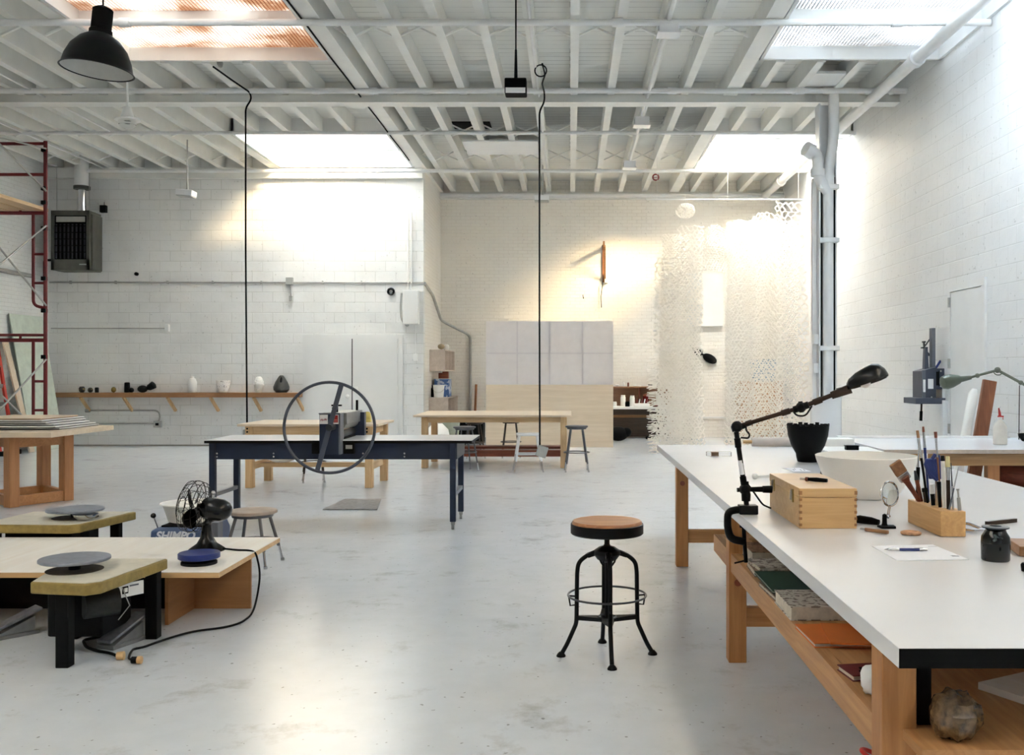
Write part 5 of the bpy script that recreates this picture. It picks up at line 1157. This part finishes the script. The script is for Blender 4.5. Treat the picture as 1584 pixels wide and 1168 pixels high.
# brush block and its tools
t = thing('brush_block', 'pine block holding brushes and tools on the workbench', 'holder', (1.505, 3.995, BZ+.001))
obj('block', MB().box(-.05, .05, -.185, .185, 0, .10), M_pineY2, t, bev=.003)
KZ = BZ+.102
def stick(name, label, cat, px, py, tx, ty, dy, parts, lean=0):
    """a tool standing in the block: foot at (px,py) in metres, tip where the photo shows it; parts = [(from, to, radius, material, part name)]"""
    f = V((px, py, KZ)); top = at(tx, ty, py+dy); d = top-f
    t = thing(name, label, cat, f, 0, 'brushes and tools in the pine block')
    for a, c, r0, r1, m, nm in parts: obj(nm, MB().cyl(d*a, d*c, r0, r1, 12), m, t)
    return t
xb = 1.505
stick('paint_brush', 'thin brush with rust tip, leftmost of the tall brushes', 'brush', xb-.012, 4.05, 1419, 666, 0, [(0, .62, .0045, .0055, M_blackm, 'handle'), (.62, .9, .0045, .006, M_steel, 'ferrule'), (.9, 1, .0065, .006, M_oak, 'bristles')])
stick('paint_brush', 'tall brush with blue handle and brown bristles', 'brush', xb+.005, 4.08, 1428, 660, 0, [(0, .72, .0035, .006, M_blue, 'handle'), (.72, .93, .006, .0045, M_steel, 'ferrule'), (.93, 1, .0055, .0045, M_redw, 'bristles')])
stick('paint_brush', 'thin brush with dark red bristles, right of the scissors', 'brush', xb+.0, 3.93, 1447, 668, 0, [(0, .66, .003, .004, M_oakZ, 'handle'), (.66, .92, .003, .0055, M_steel, 'ferrule'), (.92, 1, .006, .0065, M_redw, 'bristles')])
stick('palette_knife', 'black handled knife with pale blade, left in the pine block', 'knife', xb-.03, 4.12, 1421, 691, 0, [(0, .62, .007, .008, M_blackm, 'handle'), (.62, 1, .005, .002, M_steel, 'blade')])
stick('marker_pen', 'white marker pen with grey cap behind the blue scissors', 'pen', xb+.01, 4.13, 1431, 702, 0, [(0, .25, .009, .009, M_blackm, 'grip'), (.25, 1, .011, .010, M_plastic, 'barrel')])
stick('marker_pen', 'pale tan marker with black end, right of the blue scissors', 'pen', xb+.0, 3.90, 1458, 705, 0, [(0, .9, .008, .0085, M_cream, 'barrel'), (.9, 1, .0085, .007, M_blackm, 'cap')])
stick('paint_brush', 'brush with fat cream bristle tip, right half of pine block', 'brush', xb+.005, 3.87, 1466, 706, 0, [(0, .55, .008, .008, M_bronze, 'handle'), (.55, .8, .007, .009, M_steel, 'ferrule'), (.8, 1, .010, .007, mat('cream_bristle', (222,212,160), .8), 'bristles')])
stick('metal_scriber', 'slim steel scriber, second from the right end of block', 'tool', xb+.02, 3.86, 1471, 716, 0, [(0, .5, .004, .004, M_steel, 'shaft'), (.5, 1, .003, .0015, M_dsteel, 'tip')])
stick('metal_scriber', 'long pale steel rod leaning right in the pine block', 'tool', xb+.0, 3.85, 1483, 722, 0, [(0, .5, .0035, .003, M_greyb, 'shaft'), (.5, 1, .003, .002, M_steel, 'tip')])
stick('metal_punch', 'short steel punch at the right end of the pine block', 'tool', xb+.035, 3.835, 1481.5, 756, 0, [(0, .6, .007, .007, M_galv, 'shaft'), (.6, .92, .004, .004, M_galv, 'neck'), (.92, 1, .006, .006, M_galv, 'head')])
stick('wood_tool', 'dark brown wooden modelling tool leaning right in the block', 'tool', xb-.01, 3.92, 1452, 745, 0, [(0, 1, .006, .009, M_iron, 'shaft')])
stick('ink_bottle', 'slim brown dropper standing left in the pine block', 'tool', xb-.005, 4.08, 1430, 755, 0, [(0, .75, .011, .011, M_bronze, 'barrel'), (.75, 1, .013, .012, M_blackm, 'cap')])
stick('glue_pen', 'white capped black pen in front of the blue scissors', 'pen', xb-.015, 3.98, 1441, 749, 0, [(0, .55, .008, .009, M_blackm, 'barrel'), (.55, 1, .011, .010, M_plastic, 'cap')])
stick('file_tool', 'brown handled file leaning between brush and knife', 'tool', xb-.02, 4.10, 1415, 728, 0, [(0, .7, .008, .009, M_redw, 'handle'), (.7, 1, .010, .004, M_dsteel, 'tip')])
# wide brush leaning out of the block
f = V((xb-.028, 4.1, KZ)); tip = at(1388, 722, 4.08); d = tip-f
t = thing('wide_brush', 'wide paint brush with brown bristles leaning left from block', 'brush', f, 0, 'brushes and tools in the pine block')
obj('handle', MB().tube([(0,0,0), d*.3, d*.55, d*.70], [.009, .010, .013, .022], 12), M_redw, t); n_ = d.normalized()
obj('ferrule', MB().bar(d*.62, d*.80, .050, .018, up=(0, -1, 0)), M_steel, t, bev=.003); obj('bristles', MB().bar(d*.80, d*1.12, .052, .016, up=(0, -1, 0)), mat('brown_bristle', (150,108,76), .8, var=.2, scale=60), t, bev=.003)
# blue scissors
f = V((xb-.005, 3.97, KZ)); t = thing('scissors', 'blue-handled scissors standing in the pine block', 'scissors', f, 0, 'brushes and tools in the pine block')
q = lambda x, y: at(x, y, 3.95)-f
obj('blade', MB().bar((0, 0, 0), q(1449, 744), .012, .004, up=(0, -1, 0)), M_steel, t); obj('blade', MB().bar((.012, 0, 0), q(1452, 744), .012, .003, up=(0, -1, 0)), M_steel, t)
def handle(pts): return MB().tube([q(x, y) for x, y in pts], .0085, 10, True)
obj('finger_loop', handle([(1448, 742), (1437, 732), (1432, 718), (1434, 712), (1441, 711), (1446, 720), (1450, 732)]), M_blue, t)
obj('thumb_loop', handle([(1451, 742), (1444, 726), (1442, 710), (1446, 704), (1451, 705), (1453, 722), (1454, 736)]), M_blue, t)
obj('handle_web', MB().prism([(0, 0), (.05, 0), (.055, .05), (.03, .085), (-.01, .07)], -.006, .006, T(*q(1437, 741)) @ Matrix.Rotation(PI/2, 4, 'X')), M_blue, t, bev=.003)
# magnifier on its stand, knives, cork ring
p = b(1372, 817)
t = thing('magnifier', 'round magnifying glass on a jointed black stand', 'magnifying glass', (p.x, p.y, BZ+.001))
Mm = axis(at(1376, 764, 4.05)-V((p.x, p.y, BZ+.001)), (.5, -.86, .1))
obj('lens', MB().lathe([(0, -.004), (.03, -.003), (.048, 0), (.03, .003), (0, .004)], n=40, M=Mm), M_glass, t); obj('lens_frame', MB().ring(Mm.translation, .050, .0042, 48, 8, M=Mm.to_3x3()), M_chrome, t)
obj('stem', MB().cyl(Mm.translation-V((0, 0, .052)), Mm.translation-V((.006, 0, .09)), .005).ball(Mm.translation-V((.006, 0, .094)), .010), M_chrome, t)
obj('base', MB().prism([(-.03, -.025), (.03, -.025), (.035, .02), (.0, .03), (-.035, .02)], 0, .010).lathe([(.014, .008), (.010, .02), (.009, .055), (.0, .06)], n=20, c=(-.01, 0, 0)), M_blackm, t, bev=.002)
p = b(1341, 812); one('tool_grip', MB().tube([(-.045, .05, .014), (-.02, .03, .018), (.02, 0, .016), (.045, -.02, .012)], [.012, .018, .016, .012], 12), M_blackm, 'black tool grip lying right of the wooden box', 'tool', loc=(p.x, p.y, BZ+.001))
p = b(1357, 825); t = thing('wood_knife', 'small wooden handled knife in front of the magnifier stand', 'knife', (p.x, p.y, BZ+.001), .0); obj('handle', MB().bar((-.035, .045, .008), (.035, -.03, .008), .014, .014), M_oak, t, bev=.003); obj('tip', MB().bar((-.035, .045, .008), (-.05, .06, .008), .008, .008), M_steel, t)
p = b(1409, 827); one('cork_disc', MB().lathe([(.036, 0), (.040, .003), (.040, .009), (.034, .012), (.026, .009), (0, .009)], n=36), mat('cork', (196,150,112), .8, var=.2, scale=60), 'tan cork ring on the workbench before the pine block', 'disc', loc=(p.x, p.y, BZ+.001))
# paper and pen
c4 = [b(1348, 845), b(1443, 843), b(1499, 866), b(1388, 868)]
t = thing('paper_sheet', 'white sheet of paper lying under the blue pen', 'paper', (c4[0].x, c4[0].y, BZ+.0008)); o_ = V((c4[0].x, c4[0].y, BZ))
obj('sheet', MB().prism([((q_-o_).x, (q_-o_).y) for q_ in c4], 0, .0008), M_paper, t)
mk = b(1478, 861)-o_; obj('printed_mark', MB().box(mk.x-.012, mk.x+.012, mk.y-.006, mk.y+.006, .0009, .0012).box(mk.x-.014, mk.x+.004, mk.y+.01, mk.y+.012, .0009, .0012), M_greyb, t)
mk = b(1444, 846)-o_; obj('printed_mark', MB().box(mk.x-.02, mk.x+.012, mk.y-.003, mk.y+.001, .0009, .0012), M_galv, t)
a, c = b(1368, 853), b(1434, 853.5); a.z = c.z = BZ+.0075; d = c-a
t = thing('mechanical_pencil', 'blue mechanical pencil with steel grip on the paper', 'pen', a)
obj('grip', MB().cyl(d*.1, d*.35, .0045, .005).cyl(d*0, d*.1, .001, .0045), M_steel, t); obj('barrel', MB().cyl(d*.35, d*.82, .0052), M_blue, t); obj('cap', MB().cyl(d*.82, d*1, .0045).cyl(d*.85, d*.9, .0056), M_steel, t); obj('clip', MB().bar(d*.7+V((0, -.002, .006)), d*.9+V((0, -.002, .006)), .003, .0012), M_steel, t)
# dark jar, caliper, rod, block
p = b(1549, 871); t = thing('glazed_jar', 'dark glazed jar with flat rim at the right of workbench', 'jar', (p.x, p.y+.045, BZ+.001))
obj('body', MB().lathe([(.044, 0), (.047, .004), (.048, .06), (.046, .082), (.036, .098), (.032, .108), (.026, .108), (.028, .1), (0, .09)], n=44), spots('dark_runny_glaze', (9,10,10), (80,88,86), 16, .34, .12), t)
obj('flat_rim', MB().lathe([(.03, .106), (.045, .112), (.045, .116), (.02, .118), (.018, .112)], n=40), mat('dark_rim', (54,60,66), .15), t)
p = b(1512, 826); t = thing('steel_pliers', 'bright steel pliers lying between pine block and dark jar', 'pliers', (p.x, p.y, BZ+.001))
for s in (0, 1): obj('handle', MB().tube(fillet([(-.045, .07-.02*s, .03-.02*s), (-.02, .04-.035*s, .035-.026*s), (.02, .0-.01*s, .016), (.05, -.02, .010)], .03), .0075, 10), M_chrome, t)
obj('jaw', MB().bar((.045, -.018, .011), (.08, -.028, .010), .028, .018), M_chrome, t, bev=.004); obj('pivot', MB().cyl((.048, -.02, .002), (.048, -.02, .024), .010), M_steel, t)
p0, p1 = b(1526, 813), b(1571, 808); one('rust_rod', MB().bar((p0.x, p0.y, BZ+.009), (p1.x, p1.y, BZ+.009), .016, .016), M_bronze, 'rust-brown square rod lying behind the dark jar', 'rod')
p = b(1575, 858); one('wood_block', MB().box(0, .14, -.02, .16, 0, .035), M_oak, 'brown wood block at the right edge beside the dark jar', 'block', loc=(p.x-.01, p.y-.02, BZ+.001), bev=.003, rz=-.2)
p = b(1590, 884); one('black_disc', MB().lathe([(.02, 0), (.022, .02), (.018, .026), (0, .027)], n=24), M_blackm, 'black cap at the right edge in front of the dark jar', 'cap', loc=(p.x, p.y, BZ+.001))

# ---------------------------------------------------------------- second bench along the right wall
t = thing('side_bench', 'white-topped bench with wooden apron beside the right wall', 'workbench', (3.6, 8.85, 0)); ox, oy = 3.6, 8.85
obj('tabletop', MB().box(2.62-ox, 4.62-ox, 8.10-oy, 9.55-oy, .765, .80), M_lam, t, bev=.003); obj('top_edge', MB().box(2.621-ox, 4.62-ox, 8.097-oy, 8.10-oy, .768, .797), M_plyg, t, 'pale plywood edge')
obj('apron', MB().box(2.66-ox, 4.6-ox, 8.2-oy, 8.24-oy, .655, .764), M_oakp, t); obj('apron', MB().box(2.66-ox, 4.6-ox, 9.42-oy, 9.46-oy, .655, .764), M_oakp, t)
for x in (2.75, 3.6, 4.5):
    for y in (8.28, 9.38): obj('leg', MB().box(x-.05-ox, x+.05-ox, y-.04-oy, y+.04-oy, 0, .765), M_firZ, t)
obj('lower_shelf', MB().box(2.8-ox, 4.5-ox, 8.35-oy, 9.35-oy, .38, .41), M_oak, t)
obj('back_strip', MB().box(2.62-ox, 4.3-ox, 9.48-oy, 9.55-oy, .801, .818), M_white, t)
for k, (x, y, r, m) in enumerate(((3.25, 8.6, .13, M_blackm), (3.95, 8.6, .16, M_redw), (4.43, 8.55, .14, M_blackm))):
    one('storage_sack', MB().ball((0, 0, r*.8), r, sq=(1.5, 1, .8)), m, ['dark sack on the lower shelf of side bench, left of its middle leg', 'brown sack on the lower shelf of side bench, right of its middle leg', 'black sack at the right end of the side bench shelf'][k], 'sack', loc=(x, y, .412))
p = V(((1547-CX)*8.65/F, 8.65, .801)); t = thing('spray_bottle', 'white spray bottle with red trigger on the side bench', 'bottle', p)
obj('body', MB().lathe([(.055, 0), (.06, .006), (.06, .15), (.045, .185), (.02, .215), (.018, .225)], n=28), mat('milky_plastic', (234,230,222), .35), t)
obj('neck', MB().cyl((0, 0, .22), (0, 0, .245), .02), M_plastic, t); obj('trigger', MB().tube([(0, 0, .24), (-.005, 0, .285), (-.012, 0, .325)], [.014, .011, .006]).bar((-.02, 0, .25), (.03, 0, .248), .012, .016).bar((0, 0, .26), (.028, 0, .225), .008, .008), M_redp, t)
def Q(x, y, dy=0): return at(x, y, 8.75+dy)
t = thing('clamp_lamp', 'grey-green jointed lamp reaching in over the side bench', 'lamp', (0, 0, 0))
obj('lamp_shade', MB().lathe([(.022, 0), (.04, .03), (.062, .10), (.066, .15), (.055, .185), (.03, .2), (0, .205)], n=28, M=axis(Q(1488, 586), (-1, -.1, -.2))), mat('grey_green_enamel', (92,100,84), .35), t)
obj('lamp_socket', MB().cyl(Q(1484, 587), Q(1502, 584), .03, .018), M_galvd, t)
obj('arm', MB().cyl(Q(1500, 584), Q(1543, 572.5), .012).cyl(Q(1543, 572.5), Q(1590, 598), .013), M_galvd, t)
[obj('joint', MB().ball(Q(x, y), r), M_galvd, t) for x, y, r in ((1543, 572.5, .028), (1512, 581, .022), (1579, 592, .022))]; obj('cord_loop', MB().tube(fillet([Q(1536, 574), Q(1540, 580), Q(1548, 580), Q(1550, 576)], .03), .005), M_galvd, t)
obj('post', MB().tube([Q(1590, 598), Q(1612, 620), Q(1612, 678)], .014), M_galvd, t); obj('clamp', MB().box(4.22, 4.30, 8.68, 8.80, .801, .84), M_galvd, t)
t = thing('hanging_ladle', 'black bowl-shaped scoop hanging on a thin line at right edge', 'scoop', (0, 0, 0)); d_ = 8.9
obj('line', MB().tube([at(1577, 596, d_), at(1576, 680, d_)], .004), M_blackm, t)
obj('bowl', MB().lathe([(0, 0), (.04, .01), (.07, .05), (.075, .08), (.07, .08), (.03, .03), (0, .025)], n=24, c=(at(1588, 690, d_).x, d_, .803)), M_blackm, t)
# wall machine on the right wall
X0, Y0 = XR, 12.3
def W(px, py): return at(px, py, 12.3)
t = thing('wall_machine', 'slate-grey hand press machine mounted on the right wall', 'machine', (0, 0, 0)); k_ = 12.3/F
def wb(px0, px1, py0, py1, y0, y1): a, c = W(px0, py1), W(px1, py0); return (a.x, c.x, y0, y1, a.z, c.z)
obj('base_slab', MB().box(*wb(1406, 1451, 615, 624, 12.05, 12.5)), M_slate, t, bev=.004)
obj('body', MB().prism([(W(1418, 0).x, 0), (W(1440, 0).x, 0), (W(1440, 0).x, (617-568)*k_), (W(1418, 0).x, (617-574)*k_)], -12.45, -12.12, T(0, 0, W(0, 617).z) @ Matrix.Rotation(PI/2, 4, 'X')), M_slate, t, bev=.004)
obj('side_plate', MB().box(*wb(1418, 1423, 573, 616, 12.10, 12.12)), M_greyb, t)
obj('rating_label', MB().box(*wb(1427, 1435, 586, 601, 12.105, 12.118)), M_plastic, t, 'white label'); obj('rating_label', MB().box(*wb(1419, 1422, 587, 606, 12.085, 12.099)), M_plastic, t, 'narrow pale label')
obj('column', MB().box(*wb(1437.5, 1442.5, 508, 570, 12.2, 12.3)), M_greyb, t); obj('rear_box', MB().box(*wb(1440.5, 1454, 570, 602, 12.15, 12.5)), M_slate, t, bev=.004); obj('dark_slot', MB().box(*wb(1440.6, 1446, 575, 596, 12.145, 12.15)), M_blackm, t)
obj('arm_post', MB().prism([(0, 0), (.055, 0), (.04, .28), (.012, .28)], -12.32, -12.24, T(W(1427.5, 0).x, 0, W(0, 571).z) @ Matrix.Rotation(PI/2, 4, 'X')), M_slate, t)
obj('linkage', MB().bar(W(1425.5, 538), W(1434, 538), .06, .02).bar(W(1427, 529), W(1431, 529), .05, .02).bar(W(1429, 529), W(1430, 540), .02, .02).bar(W(1430, 541), W(1438, 550), .02, .025).bar(W(1431, 535), W(1438, 525), .015, .015), M_dsteel, t)
obj('rear_handle', MB().bar(W(1444.5, 520), W(1444.5, 545), .03, .022), M_blackm, t)
obj('blue_lever', MB().bar(W(1447, 570), W(1455, 558), .02, .025), M_blue, t)
l_ = obj('crank', MB().cyl(W(1425.5, 624), W(1425, 640), .012), M_bronze, t); obj('crank_grip', MB().cyl(W(1425, 636), W(1424.5, 651), .019), M_rubber, l_)
for px, py in ((1446, 574), (1446, 597), (1432, 614)): a = W(px, py); obj('bolt_head', MB().cyl((a.x, 12.10, a.z), (a.x, 12.15, a.z), .012), M_steel, t)
obj('mounting_board', MB().box(W(1453, 0).x-.02, XR-.001, 12.15, 12.6, .2, W(0, 600).z), M_white, t)
one('timber_post', MB().box(XR-.08, XR-.001, 12.02, 12.13, 0, W(0, 600).z-.15), M_pipe, 'pale blue-white post on the right wall beside the door', 'post')
# planks leaning on the right wall
one('leaning_plank', MB().bar((3.98, 9.72, .01), (4.24, 9.80, 1.36), .13, .045, up=(0, 1, 0)), M_redw2, 'brown plank leaning behind the side bench', 'plank')
one('leaning_tube', MB().tube([(3.93, 10.0, .01), (4.2, 10.1, 1.22), (4.215, 10.1, 1.27)], [.05, .05, .025], 16), M_wceram, 'white tube leaning beside the brown plank', 'tube')
